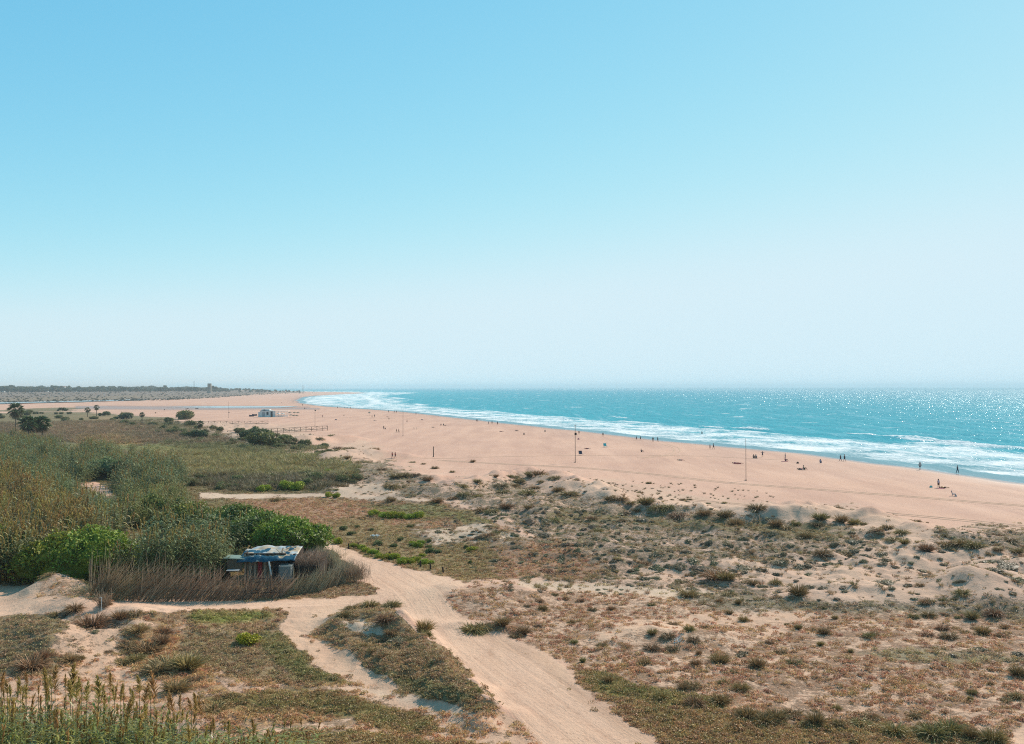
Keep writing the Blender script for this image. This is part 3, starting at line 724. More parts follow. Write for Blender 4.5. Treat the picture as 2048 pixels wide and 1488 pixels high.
fac = math_(t, 'MULTIPLY', math_(t, 'MULTIPLY', fr.outputs[0], math_(t, 'MULTIPLY_ADD', facets, 0.32, 0.10)), math_(t, 'SUBTRACT', 1.0, fmask))
mx = N_(t, 'ShaderNodeMixShader'); L(fac, mx.inputs[0]); L(df.outputs[0], mx.inputs[1]); L(gl.outputs[0], mx.inputs[2]); L(mx.outputs[0], t.nodes['Material Output'].inputs['Surface'])
sea_me.materials.append(m)
tag(link('sea', sea_me), kind='structure')

# ------------------------------------------------------------------ haze: one closed box of pale air round everything
hz = bpy.data.materials.new('pale_sea_air'); hz.use_nodes = True
t = hz.node_tree; t.nodes.remove(t.nodes['Principled BSDF'])
pv = t.nodes.new('ShaderNodeVolumePrincipled'); pv.inputs['Color'].default_value = (0.68, 0.80, 0.87, 1); pv.inputs['Density'].default_value = 0.00013
pv.inputs['Anisotropy'].default_value = 0.1
t.links.new(pv.outputs[0], t.nodes['Material Output'].inputs['Volume'])
g = G(); g.box((0, 0, 24), (130000, 130000, 66))
tag(g.obj('haze', [hz]), kind='stuff')

# ------------------------------------------------------------------ building blocks for plants
def tuft_mesh(name, n, r, h, lean, w, droop, mat, seed, seg=2, jit=0.35, lo=0.0):
    rg = np.random.default_rng(seed)
    d, th = updir(n, lean, rg, lo)
    rad = r * np.sqrt(rg.random(n))
    base = np.stack([np.cos(th) * rad, np.sin(th) * rad, np.full(n, -0.03)], 1)
    ln = h * (1 - jit + 2 * jit * rg.random(n)) * (0.75 + 0.25 * np.cos(d[:, 2]))
    V, Q, T, a = blades(base, d, ln, np.full(n, w), droop * rg.uniform(0.4, 1.4, n), 0, 1, rg, seg)
    return G().add(V, Q=Q, T=T, a=a).mesh(name, [mat])

def leaf_cloud(g, lobes, n, size, rg, m=0, top=1.0, aspect=0.6, up=0.4, inner=0.35):
    """n small leaves spread through the shells of ellipsoid lobes (centre, radii)"""
    wts = np.array([l[1][0] * l[1][1] + l[1][0] * l[1][2] for l in lobes]); wts = wts / wts.sum()
    ii = rg.choice(len(lobes), n, p=wts)
    C = np.array([l[0] for l in lobes], float)[ii]; Rr = np.array([l[1] for l in lobes], float)[ii]
    u = rg.normal(size=(n, 3)); u /= np.linalg.norm(u, axis=1)[:, None]
    u[:, 2] = np.where((u[:, 2] < -0.1) & (rg.random(n) < 0.75), -u[:, 2], u[:, 2])
    k = 1 - inner * rg.random(n) ** 1.6
    # clumping: push the shell in and out with direction
    k *= 1 + 0.16 * np.sin(u[:, 0] * 7 + ii * 2.1) * np.sin(u[:, 1] * 6 + ii) + 0.10 * np.sin(u[:, 2] * 11 + u[:, 0] * 9)
    P = C + u * Rr * k[:, None]
    P = P[P[:, 2] > 0.02]; n = len(P); u = u[:n]
    nn = rg.normal(size=(n, 3)) * 0.7 + np.array([0, 0, up]); nn /= np.linalg.norm(nn, axis=1)[:, None]
    s = np.cross(nn, rg.normal(size=(n, 3))); s /= np.linalg.norm(s, axis=1)[:, None]; t_ = np.cross(nn, s)
    sz = size * rg.uniform(0.6, 1.4, n)[:, None]
    V = np.stack([P - s * sz, P - t_ * sz * aspect, P + s * sz, P + t_ * sz * aspect], 1)
    zmax = P[:, 2].max()
    a = np.repeat(np.clip(P[:, 2] / zmax * 0.6 + (k[:n] - 0.7), 0, 1), 4)  # lower and inner leaves take more of the painted shade
    return g.add(V.reshape(-1, 3), Q=np.arange(4 * n).reshape(-1, 4), m=m, a=a)

def core(g, lobes, f, rg, m=0):
    """dark twiggy inner mass so that a crown is not see-through everywhere"""
    for c, r in lobes:
        la, lo = 7, 10
        th = np.linspace(0.05, np.pi * 0.95, la); ph = np.arange(lo) * 2 * np.pi / lo
        V = np.array([[math.sin(a) * math.cos(b), math.sin(a) * math.sin(b), math.cos(a)] for a in th for b in ph])
        V = V * (1 + 0.18 * rg.normal(size=(len(V), 1))) * np.array(r) * f + np.array(c)
        V[:, 2] = np.maximum(V[:, 2], -0.5)
        Q = [[i * lo + j, (i + 1) * lo + j, (i + 1) * lo + (j + 1) % lo, i * lo + (j + 1) % lo] for i in range(la - 1) for j in range(lo)]
        g.add(V, Q=Q, m=m, a=0.0)

def cane_mesh(name, mats, seed, n=8, h=4.2, r=0.6, leaf_w=0.13, plumes=0.3, leaves=11, dead=0.12):
    """a bunch of giant cane: stems with arching ribbon leaves, some carrying a feathery plume"""
    rg = np.random.default_rng(seed); g = G()
    for i in range(n):
        an = rg.uniform(0, 6.28); q = r * math.sqrt(rg.random()); b = np.array([math.cos(an) * q, math.sin(an) * q, -0.1])
        hh = h * rg.uniform(0.72, 1.05); ln = np.array([rg.normal() * 0.09 - 0.04, rg.normal() * 0.09, 1.0]); ln /= np.linalg.norm(ln)
        top = b + ln * hh
        side = np.cross(ln, rg.normal(size=3)); side /= np.linalg.norm(side); w = 0.018
        g.add([b - side * w, b + side * w, top + side * w * .4, top - side * w * .4], Q=[[0, 1, 2, 3]], m=0, a=[0, 0, .6, .6])
        k = leaves; tt = np.linspace(0.28, 0.98, k) + rg.uniform(-.02, .02, k)
        base = b + ln * (hh * tt)[:, None]
        th = np.arange(k) * 2.6 + rg.uniform(0, 6); el = rg.uniform(0.45, 1.0, k)
        d = np.stack([np.cos(th) * np.sin(el), np.sin(th) * np.sin(el), np.cos(el)], 1)
        V, Q, T, a = blades(base, d, rg.uniform(.45, .75, k), np.full(k, leaf_w), rg.uniform(.5, 1.3, k), .35, 1, rg, 3, flat=np.tile([0, 0, 1.0], (k, 1)))
        g.add(V, Q=Q, T=T, m=0, a=a)
        if rg.random() < plumes:
            k = 14; base = top + ln * np.linspace(-0.05, 0.45, k)[:, None]
            d, _ = updir(k, 0.45, rg, 0.1); d = d * 0.6 + ln * 0.7; d /= np.linalg.norm(d, axis=1)[:, None]
            V, Q, T, a = blades(base, d, rg.uniform(.22, .36, k), np.full(k, .075), rg.uniform(.1, .5, k), 0, 1, rg, 2)
            g.add(V, Q=Q, T=T, m=1, a=a)
    return g.mesh(name, mats)

HID = bpy.data.collections.new('prototypes')      # never linked to the scene: only feeds the instancers of uncountable stuff

def stuff(name, P, protos, scale, tint, rot=None, label=None, cat=None, tilt=0.1):
    """one object that draws a great many small plants with geometry nodes"""
    n = len(P); rg = np.random.default_rng(len(name) * 31 + n)
    me = bpy.data.meshes.new(name); me.vertices.add(n); me.vertices.foreach_set('co', np.asarray(P, np.float32).ravel())
    a = me.attributes.new('rot', 'FLOAT_VECTOR', 'POINT')
    rz = rg.uniform(0, 6.283, n) if rot is None else rot
    a.data.foreach_set('vector', np.stack([rg.normal(0, tilt, n), rg.normal(0, tilt, n), rz], 1).astype(np.float32).ravel())
    a = me.attributes.new('scl', 'FLOAT_VECTOR', 'POINT')
    sc = np.asarray(scale, float); sc = sc if sc.ndim == 2 else np.repeat(sc[:, None], 3, 1)
    a.data.foreach_set('vector', sc.astype(np.float32).ravel())
    a = me.attributes.new('icol', 'FLOAT_COLOR', 'POINT')
    tint = np.broadcast_to(np.asarray(tint, float), (n, 3)) * rg.uniform(0.8, 1.22, (n, 1))
    a.data.foreach_set('color', np.concatenate([tint, np.ones((n, 1))], 1).astype(np.float32).ravel())
    a = me.attributes.new('pick', 'INT', 'POINT'); a.data.foreach_set('value', rg.integers(0, len(protos), n).astype(np.int32))
    o = link(name, me)
    ng = bpy.data.node_groups.new(name, 'GeometryNodeTree')
    ng.interface.new_socket('Geometry', in_out='INPUT', socket_type='NodeSocketGeometry')
    ng.interface.new_socket('Geometry', in_out='OUTPUT', socket_type='NodeSocketGeometry')
    gi = ng.nodes.new('NodeGroupInput'); go = ng.nodes.new('NodeGroupOutput'); io = ng.nodes.new('GeometryNodeInstanceOnPoints')
    jn = ng.nodes.new('GeometryNodeJoinGeometry')
    for pm in protos:
        po = bpy.data.objects.get('proto_' + pm.name) or bpy.data.objects.new('proto_' + pm.name, pm)
        if po.name not in HID.objects: HID.objects.link(po)
        oi = ng.nodes.new('GeometryNodeObjectInfo'); oi.inputs['Object'].default_value = po; oi.inputs['As Instance'].default_value = False
        g2 = ng.nodes.new('GeometryNodeGeometryToInstance')
        ng.links.new(oi.outputs['Geometry'], g2.inputs[0]); ng.links.new(g2.outputs[0], jn.inputs[0])
    def na(nm, tp):
        x = ng.nodes.new('GeometryNodeInputNamedAttribute'); x.data_type = tp; x.inputs['Name'].default_value = nm
        return x.outputs['Attribute']
    ng.links.new(gi.outputs[0], io.inputs['Points']); ng.links.new(jn.outputs[0], io.inputs['Instance'])
    io.inputs['Pick Instance'].default_value = True
    ng.links.new(na('pick', 'INT'), io.inputs['Instance Index']); ng.links.new(na('rot', 'FLOAT_VECTOR'), io.inputs['Rotation']); ng.links.new(na('scl', 'FLOAT_VECTOR'), io.inputs['Scale'])
    ng.links.new(io.outputs[0], go.inputs[0])
    md = o.modifiers.new('scatter', 'NODES'); md.node_group = ng
    tag(o, label, cat, kind='stuff')
    return o

# ------------------------------------------------------------------ low ground cover, scattered wherever the ground is overgrown
tufts = [tuft_mesh('low_tuft_%s' % 'abcd'[i], 16, 0.16, 0.26, 1.0, 0.030, 0.4, M['tuft'], 40 + i) for i in range(4)]
herbs = []
for i in range(3):
    rg = np.random.default_rng(60 + i); g = G()
    leaf_cloud(g, [((0, 0, 0.02), (0.22, 0.22, 0.15)), ((0.12, 0.08, 0.0), (0.15, 0.15, 0.12))], 60, 0.045, rg, top=1)
    herbs.append(g.mesh('low_herb_%s' % 'abc'[i], [M['tuft']]))
tallg = [tuft_mesh('tall_grass_%s' % 'abc'[i], 26, 0.35, 1.0, 0.45, 0.05, 0.35, M['tuft'], 80 + i) for i in range(3)]

def scatter(n, r0, r1, power, seed, amax=34):
    rg = np.random.default_rng(seed)
    th_ = R(1) * rg.uniform(-amax, amax, n)
    u = rg.random(n); p = 2 - power
    r = (r0 ** p + u * (r1 ** p - r0 ** p)) ** (1 / p) if abs(p) > 1e-6 else r0 * (r1 / r0) ** u
    return r * np.sin(th_), r * np.cos(th_), rg

x, y, rg = scatter(290000, 44, 330, 2.35, 5)
z = height(x, y)
so, ve, de, we = classify(x, y, z)
px_, py_, _w = project(x, y, z)
pn = 0.5 + 0.5 * fbm(x, y, 1.4, 3, 201) + 0.25 * fbm(x, y, 7, 2, 202)
acc = (de > 0.12) & (rg.random(len(x)) < de ** 1.5 * 1.05 * smooth(0.25, 0.60, pn + (de - 0.5) * 0.85))
tallzone = np.zeros(len(x), bool)
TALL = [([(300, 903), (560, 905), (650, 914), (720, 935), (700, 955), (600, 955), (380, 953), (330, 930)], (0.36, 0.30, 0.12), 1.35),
        ([(380, 945), (600, 955), (690, 950), (720, 968), (650, 982), (480, 984), (390, 975)], (0.16, 0.13, 0.07), 1.3),  # grass of that near edge, shade painted into its colour
        ([(-400, 850), (60, 846), (230, 838), (330, 858), (460, 880), (500, 890), (430, 888), (130, 884), (-400, 880)], (0.30, 0.20, 0.12), 1.4),
        ([(150, 876), (240, 871), (300, 884), (200, 894), (150, 890)], (0.46, 0.29, 0.14), 1.5),
        ([(300, 888), (440, 884), (640, 895), (640, 906), (420, 905)], (0.25, 0.23, 0.10), 1.3),
        ([(-400, 836), (60, 821), (140, 818), (230, 828), (330, 840), (420, 855), (470, 876), (330, 862), (230, 846), (60, 850), (-400, 852)], (0.26, 0.21, 0.10), 1.0)]
P = np.stack([x, y, z], 1)
k = acc
mixn = np.clip(.5 + .9 * fbm(x, y, 2.2, 3, 207), 0, 1)[:, None]; dryc = np.array([(0.34, 0.22, 0.12)]); ve = ve * (1 - .55 * mixn) + (dryc * .6 + ve * .5) * .55 * mixn * 1.1
keep_t = k & (rg.random(len(x)) < 0.55); keep_h = k & ~keep_t
dist = np.hypot(x, y)
sc = rg.uniform(0.55, 1.25, len(x)) * (0.85 + 0.5 * smooth(60, 250, dist))
stuff('low_grass', P[keep_t], tufts, np.stack([sc, sc, sc * rg.uniform(0.6, 1.3, len(x))], 1)[keep_t], ve[keep_t] * (2.2, 2.15, 1.95), cat='grass', label='low dry and green grass tufts covering the ground between the dunes and the sandy tracks')
stuff('low_herbs', P[keep_h], herbs, (sc * 1.1)[keep_h], ve[keep_h] * (1.8, 1.7, 1.5), cat='ground cover', label='low creeping herbs covering the ground between the dunes and the sandy tracks')
# taller grass meadows behind the cane
xs, ys, rg = scatter(60000, 120, 560, 1.6, 9, 31)
zs = height(xs, ys); a, b_, w_ = project(xs, ys, zs)
for nm_i, (poly, colr, hh_) in enumerate(TALL):
    q = poly_sd(a + 22 * fbm(xs, ys, 12, 4, 33, .6), b_ + 5 * fbm(xs, ys, 12, 4, 34, .6), poly) > 0
    n = int(q.sum())
    if n:
        s1 = rg.uniform(0.7, 1.15, n) * hh_ * (1 + 0.4 * fbm(xs[q], ys[q], 12, 2, 35))
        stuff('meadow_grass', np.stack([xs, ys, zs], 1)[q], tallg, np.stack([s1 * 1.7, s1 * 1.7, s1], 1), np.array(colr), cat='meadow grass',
              label=['yellow green waist high grass meadow beyond the cane thicket', 'dark grass with painted-in shade along the near edge of the yellow green meadow', 'brown and grey marsh grass around the small palms', 'tawny dry grass strip beyond the cane thicket', 'grey green grass between the brown marsh and the yellow green meadow', 'low olive grass along the edge of the far beach'][nm_i])

# ------------------------------------------------------------------ giant cane thickets on the left
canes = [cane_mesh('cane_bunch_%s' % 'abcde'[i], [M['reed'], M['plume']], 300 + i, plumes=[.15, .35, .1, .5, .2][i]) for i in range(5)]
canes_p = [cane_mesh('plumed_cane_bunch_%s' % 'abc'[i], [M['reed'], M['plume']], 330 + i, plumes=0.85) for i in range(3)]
def thicket(canopy_px, h, spacing, seed, colr, protos, label, hvar=0.42, name='cane_thicket', wide=1.0):
    poly = wline(canopy_px, 1.0 + h * 0.92)
    pa = np.array(poly); rg = np.random.default_rng(seed)
    n = int((np.ptp(pa[:, 0])) * (np.ptp(pa[:, 1])) / spacing ** 2)
    x = rg.uniform(pa[:, 0].min(), pa[:, 0].max(), n); y = rg.uniform(pa[:, 1].min(), pa[:, 1].max(), n)
    k = poly_sd(x + 2.5 * fbm(x, y, 6, 3, seed), y + 4 * fbm(x, y, 6, 3, seed + 1), poly) > 0
    x, y = x[k], y[k]
    z = height(x, y)
    # canes grow in rounded clumps: tall in the middle of a clump, low at its rim
    cs = 6.5; best = np.full(len(x), 9.0); ix, iy = np.floor(x / cs), np.floor(y / cs)
    for di in (-1, 0, 1):
        for dj in (-1, 0, 1):
            hx_ = np.sin((ix + di) * 127.1 + (iy + dj) * 311.7 + seed) * 43758.5; hy_ = np.sin((ix + di) * 269.5 + (iy + dj) * 183.3 + seed) * 43758.5
            cxx = (ix + di + .5 + .8 * (hx_ - np.floor(hx_) - .5)) * cs; cyy = (iy + dj + .5 + .8 * (hy_ - np.floor(hy_) - .5)) * cs
            best = np.minimum(best, np.hypot(x - cxx, y - cyy) / cs)
    cl = fbm(x, y, 9, 2, seed + 5)
    s = h / 4.2 * (1.18 - 1.35 * np.clip(best, 0, .72) ** 2 + 0.45 * hvar * cl) * rg.uniform(0.88, 1.1, len(x))
    c = np.array(colr) * (1 + 0.35 * fbm(x, y, 5, 2, seed + 7))[:, None]
    stuff(name, np.stack([x, y, z], 1), protos, np.stack([s * wide, s * wide, s], 1), c, label=label, cat='cane thicket', tilt=0.05)
GC, GB = (0.165, 0.18, 0.065), (0.265, 0.20, 0.08)
thicket([(-700, 880), (-200, 868), (0, 866), (50, 868), (100, 876), (140, 900), (152, 935), (150, 965), (100, 975), (30, 950), (-100, 940), (-700, 990)], 4.3, 1.35, 401, GC, canes, 'grey green cane thicket at the far left edge below the palms', wide=1.15)
thicket([(-500, 960), (0, 935), (60, 955), (120, 985), (180, 1020), (215, 1050), (180, 1070), (100, 1060), (0, 1085), (-500, 1150)], 4.6, 1.2, 402, GB, canes_p, 'cane thicket with a brown fringe of plumes on the left slope', wide=1.1)
thicket([(150, 888), (190, 880), (240, 888), (240, 915), (205, 922), (165, 935), (150, 915)], 4.2, 1.4, 403, GC, canes, 'tall cane clump just left of the round dark cane clump', wide=1.15)
thicket([(240, 905), (290, 900), (345, 912), (368, 930), (360, 950), (310, 955), (245, 952)], 4.4, 1.3, 404, (0.16, 0.17, 0.06), canes, 'round dark cane clump beside the yellow green meadow', wide=1.15)
thicket([(235, 975), (270, 962), (330, 960), (380, 975), (385, 1000), (330, 1010), (250, 1012)], 3.4, 1.2, 405, (0.24, 0.23, 0.06), canes, 'low cane thicket with green tops behind the hut')
thicket([(215, 1052), (300, 1040), (400, 1038), (470, 1042), (470, 1060), (440, 1078), (350, 1085), (230, 1085)], 4.6, 0.95, 406, GC, canes, 'row of tall grey green cane directly behind the reed fence')
thicket([(170, 965), (205, 990), (225, 1010), (215, 1035), (190, 1010), (160, 985)], 3.8, 1.2, 407, GC, canes, 'narrow belt of cane along the hidden sandy path')
# foreground cane below the camera, bottom left
poly = [(-46, 26), (-22, 28), (-16.5, 31), (-12, 33.5), (-8.5, 34.5), (-7.5, 38), (-12, 40), (-22, 41), (-46, 41)]
rg = np.random.default_rng(77); n = 1700
x = rg.uniform(-40, -7, n); y = rg.uniform(26, 41, n); k = poly_sd(x, y, poly) > 0; x, y = x[k], y[k]
# tops fall towards the right as in the photograph
def topz(px): return np.interp(px, [-400, 0, 120, 250, 330, 400, 430, 560], [1390, 1395, 1400, 1405, 1425, 1450, 1490, 1560])
z = height(x, y); pxx, _, _ = project(x, y, z + 4)
want = CAM[2] - (topz(pxx) - 773.0 + rg.uniform(-8, 60, len(x))) / F * y
s = np.clip((want - z) / 4.2, 0.5, 1.9)
near = [cane_mesh('near_cane_%s' % 'abcd'[i], [M['reed_n'], M['plume']], 360 + i, n=5, r=0.35, leaf_w=0.075, plumes=0.16, leaves=14) for i in range(4)]
stuff('foreground_cane', np.stack([x, y, z], 1), near, np.stack([np.full(len(s), 1.05), np.full(len(s), 1.05), s], 1), (0.19, 0.195, 0.04), label='leafy green cane filling the bottom left corner', cat='cane thicket', tilt=0.03)

# ------------------------------------------------------------------ plumed canes of the foreground, one by one
ZM5 = 512 / 2026.0
PL = [(10, 900, 1080), (60, 960, 1100), (80, 1000, 1125), (160, 940, 1100), (212, 900, 1040), (200, 1000, 1130), (360, 850, 1060), (380, 940, 1110), (436, 850, 1070), (408, 930, 1060), (516, 920, 1040),
      (576, 800, 1100), (558, 950, 1150), (602, 960, 1140), (645, 940, 1080), (686, 980, 1160), (780, 925, 1140), (826, 1040, 1180), (870, 900, 1060), (905, 1000, 1150), (955, 1000, 1150), (978, 1000, 1130),
      (1030, 1020, 1100), (1010, 1090, 1300), (1055, 1040, 1180), (1105, 920, 1090), (1150, 1150, 1300), (1140, 990, 1180), (1220, 890, 1150), (1190, 1020, 1150), (1335, 1060, 1220), (1368, 1060, 1240),
      (1425, 1080, 1220), (1440, 1190, 1320), (1380, 1220, 1300), (1515, 1100, 1230), (1550, 1060, 1260), (1592, 1090, 1270), (1690, 1260, 1400), (1668, 1300, 1400), (1812, 1280, 1420), (1935, 1410, 1500),
      (2010, 1270, 1420), (305, 1010, 1100), (320, 1080, 1180), (870, 1180, 1370), (1110, 1260, 1380), (1500, 1310, 1490), (385, 1150, 1330), (90, 1160, 1300), (612, 1190, 1330), (2140, 1400, 1500)]
ORD = 'first second third fourth fifth sixth seventh eighth ninth tenth eleventh twelfth thirteenth fourteenth fifteenth sixteenth seventeenth eighteenth nineteenth'.split()
TENS = {2: ('twenty', 'twentieth'), 3: ('thirty', 'thirtieth'), 4: ('forty', 'fortieth'), 5: ('fifty', 'fiftieth'), 6: ('sixty', 'sixtieth'), 7: ('seventy', 'seventieth'), 8: ('eighty', 'eightieth'), 9: ('ninety', 'ninetieth')}
def ordinal(n):
    if n < 20: return ORD[n - 1]
    return TENS[n // 10][1] if n % 10 == 0 else TENS[n // 10][0] + '-' + ORD[n % 10 - 1]
def plume_mesh(seed, fat):
    rg = np.random.default_rng(seed); g = G(); k = 110
    tt = rg.random(k)
    base = np.stack([rg.normal(0, .008, k) + .05 * fat * tt ** 2, rg.normal(0, .008, k), tt * 0.80], 1)
    el = (0.42 * fat) * (1 - tt * .75) * rg.uniform(.5, 1.1, k); th_ = rg.uniform(0, 6.28, k)
    d = np.stack([np.cos(th_) * np.sin(el) + .12 * tt * fat, np.sin(th_) * np.sin(el), np.cos(el)], 1); d /= np.linalg.norm(d, axis=1)[:, None]
    w = np.sin(np.clip(tt * 0.85 + 0.22, 0, 1) * np.pi) ** 0.6
    V, Q, T, a = blades(base, d, 0.08 + 0.20 * w * rg.uniform(.7, 1.2, k), np.full(k, .03), rg.uniform(0, .6, k), 0, 1, rg, 2)
    return g.add(V, Q=Q, T=T, a=a).mesh('plume', [M['plume']])
plumes = [plume_mesh(500 + i, f) for i, f in enumerate([0.6, 0.9, 1.2, 1.5])]
def cane_leaves(seed):
    rg = np.random.default_rng(seed); k = 16; g = G()
    tt = np.linspace(.1, .95, k); base = np.stack([np.zeros(k), np.zeros(k), tt], 1)
    th_ = np.arange(k) * 2.5; el = rg.uniform(.5, 1.1, k)
    d = np.stack([np.cos(th_) * np.sin(el), np.sin(th_) * np.sin(el), np.cos(el)], 1)
    V, Q, T, a = blades(base * [1, 1, 2.6], d, rg.uniform(.4, .65, k), np.full(k, .05), rg.uniform(.5, 1.2, k), .3, 1, rg, 3, flat=np.tile([0, 0, 1.0], (k, 1)))
    return g.add(V, Q=Q, T=T, a=a).mesh('leaves', [M['reed_c']])
cl_me = [cane_leaves(520 + i) for i in range(3)]
stem_me = G().tube([(0, 0, 0), (0, 0, 1)], [0.016, 0.009], 5, cap=False).mesh('stem', [M['cane_stem']])
rg = np.random.default_rng(3)
order = sorted(range(len(PL)), key=lambda i: PL[i][0])
for rank, i in enumerate(order):
    cx, t0, t1 = PL[i]
    Yd = 31 + 7 * ((i * 0.618) % 1)
    if cx > 1600: Yd = 36
    top = at_depth(cx * ZM5, 1112 + t0 * ZM5, Yd); bot = at_depth(cx * ZM5, 1112 + t1 * ZM5, Yd)
    L_ = top[2] - bot[2]
    gz_ = float(height(np.array([bot[0]]), np.array([Yd]))[0])
    root = empty('plumed_cane', (bot[0], Yd, gz_), rg.uniform(0, 6.28))
    tallness = 'tallest' if t0 < 860 else ('tall' if t0 < 1000 else 'shorter')
    fat = 1 if t1 - t0 < 130 else 3 if t1 - t0 > 210 else 2
    fatw = {1: 'slim', 2: 'full', 3: 'long thick'}[fat]
    tag(root, '%s foreground cane with %s brown plume, %s of the plumes from the left' % (tallness, fatw, ordinal(rank + 1)), 'plumed cane', 'plumed canes in the foreground')
    hs_ = bot[2] - gz_
    link('stem', stem_me, root, scl=(1, 1, hs_ + 0.1))
    link('leaves', cl_me[i % 3], root, loc=(0, 0, max(hs_ - 3.1, 0.2)))
    link('plume', plumes[min(3, fat + (i % 2) - (1 if fat == 1 else 0))], root, loc=(0, 0, hs_), scl=(L_ / 0.85 * 1.5, L_ / 0.85 * 1.5, L_ / 0.92), rot=(rg.normal(0, .05), rg.normal(0, .05), 0))

# ------------------------------------------------------------------ tussocks, cushions and bushes: every one an object
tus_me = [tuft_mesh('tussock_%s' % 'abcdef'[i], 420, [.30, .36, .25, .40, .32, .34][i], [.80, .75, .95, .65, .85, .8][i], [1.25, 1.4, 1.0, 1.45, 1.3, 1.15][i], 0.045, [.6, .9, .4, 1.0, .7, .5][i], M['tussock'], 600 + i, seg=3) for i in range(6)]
cus_me = []
for i in range(4):
    rg = np.random.default_rng(640 + i); g = G()
    lobes = [((rg.uniform(-.35, .35), rg.uniform(-.35, .35), 0.0), (rg.uniform(.35, .6), rg.uniform(.35, .6), rg.uniform(.25, .38))) for _ in range(4)]
    core(g, lobes, 0.8, rg); leaf_cloud(g, lobes, 700, 0.045, rg, inner=.15)
    cus_me.append(g.mesh('cushion_%s' % 'abcd'[i], [M['cushion']]))
bus_me = []
for i in range(5):
    rg = np.random.default_rng(660 + i); g = G()
    lobes = [((rg.uniform(-.5, .5), rg.uniform(-.5, .5), rg.uniform(.2, .5)), (rg.uniform(.35, .55), rg.uniform(.35, .55), rg.uniform(.35, .5))) for _ in range(7)]
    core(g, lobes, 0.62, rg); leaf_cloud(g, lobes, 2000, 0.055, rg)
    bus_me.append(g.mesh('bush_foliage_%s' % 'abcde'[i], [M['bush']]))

REG = [  # where a plant stands, told by landmarks
    ([(620, 1180), (800, 1190), (1020, 1440), (900, 1440), (640, 1330)], 'on the overgrown mound by the track'),
    ([(-400, 1225), (330, 1225), (330, 1310), (-400, 1345)], 'on the low dune before the sand heap'),
    ([(-400, 1300), (620, 1225), (700, 1400), (-400, 1600)], 'on the slope above the foreground cane'),
    ([(620, 1380), (1100, 1380), (1100, 1600), (500, 1600)], 'on the sandy ground left of the track'),
    ([(860, 1150), (1120, 1160), (1120, 1330), (900, 1240)], 'beside the bend of the sandy track'),
    ([(1100, 1160), (1560, 1185), (1560, 1270), (1100, 1290)], 'in the upper field behind the track'),
    ([(1100, 1260), (1560, 1260), (1560, 1370), (1100, 1330)], 'in the middle of the dry field'),
    ([(1560, 1200), (2200, 1200), (2200, 1300), (1560, 1300)], 'in the field below the pale dunes'),
    ([(1560, 1290), (2200, 1290), (2200, 1385), (1560, 1385)], 'in the open dry field'),
    ([(1200, 1340), (2300, 1370), (2300, 1600), (1200, 1600)], 'in the green strip nearest the viewer'),
    ([(-100, 800), (345, 800), (345, 900), (-100, 900)], 'in the marsh grass near the palms'),
    ([(345, 835), (500, 835), (500, 900), (345, 900)], 'in the scrub between palms and railing'),
    ([(380, 940), (640, 940), (640, 990), (380, 990)], 'along the near edge of the meadow'),
    ([(500, 850), (720, 850), (720, 900), (500, 900)], 'on the small dunes by the railing'),
    ([(600, 880), (1000, 880), (900, 1000), (600, 990)], 'on scrubby sand between meadow and beach'),
    ([(600, 985), (1060, 985), (1060, 1160), (600, 1160)], 'in the field beyond the wooden posts'),
    ([(860, 930), (1160, 930), (1160, 1010), (860, 1010)], 'on the dune ridge left of centre'),
    ([(1160, 930), (1560, 930), (1560, 1062), (1100, 1062)], 'on the dune ridge below the masts'),
    ([(1560, 980), (2300, 980), (2300, 1110), (1560, 1110)], 'on the high dunes by the tracks'),
    ([(900, 1040), (1560, 1040), (1560, 1180), (900, 1180)], 'in the hollow behind the dune ridge'),
    ([(1500, 1090), (2300, 1090), (2300, 1240), (1500, 1240)], 'on the bare pale dunes'),
]
def region(px, py):
    for poly, name in REG[-3:] + REG[:-3] if False else REG:
        if poly_sd(np.array([float(px)]), np.array([float(py)]), poly)[0] > 0: return name
    return 'on the ground inland of the beach'
SIDE = [(300, 'in the left part'), (700, 'left of the middle'), (1100, 'near the middle'), (1400, 'right of the middle'), (1750, 'in the right part'), (9999, 'at the right')]

PLANTS = []       # name, category, mesh, px, py, width px, aspect, colour, colour word, group
Z = 512 / 2026.0
def add(lst, ox, oy, k, kind):
    for px, py, w in lst: PLANTS.append((kind, ox + px * k, oy + py * k, w * k))
add([(340, 310, 50), (420, 340, 50), (215, 360, 60), (545, 360, 50), (120, 400, 50), (240, 430, 80), (640, 170, 80), (770, 160, 40), (270, 120, 90), (470, 530, 60), (640, 430, 70), (790, 430, 60), (490, 690, 60),
     (720, 710, 90), (1110, 740, 120), (1260, 740, 100), (1240, 640, 100), (1440, 670, 90), (1275, 540, 70), (1400, 600, 80), (1110, 620, 70), (1520, 570, 70), (1720, 460, 60), (1830, 515, 70), (1650, 840, 140),
     (1450, 860, 70), (1480, 780, 50), (1050, 850, 100), (1940, 880, 120), (1760, 920, 60), (1430, 1040, 130), (1360, 1060, 90), (1810, 1060, 120), (1660, 1010, 60), (1450, 1180, 140), (1650, 1160, 140),
     (1860, 1280, 160), (2000, 1320, 150), (1720, 310, 90), (1390, 320, 120), (1640, 370, 50), (1790, 380, 50), (1905, 230, 80), (1620, 180, 200), (1700, 190, 120), (1780, 150, 70), (1320, 210, 60), (1005, 190, 40),
     (1500, 380, 60), (1040, 60, 110), (1850, 90, 60), (1950, 110, 40), (1110, 390, 60), (200, 560, 60), (90, 620, 90), (30, 640, 90), (560, 840, 50), (760, 1000, 90), (830, 1080, 80), (960, 1110, 100), (1180, 1130, 110)], 1024, 1112, Z, 't')
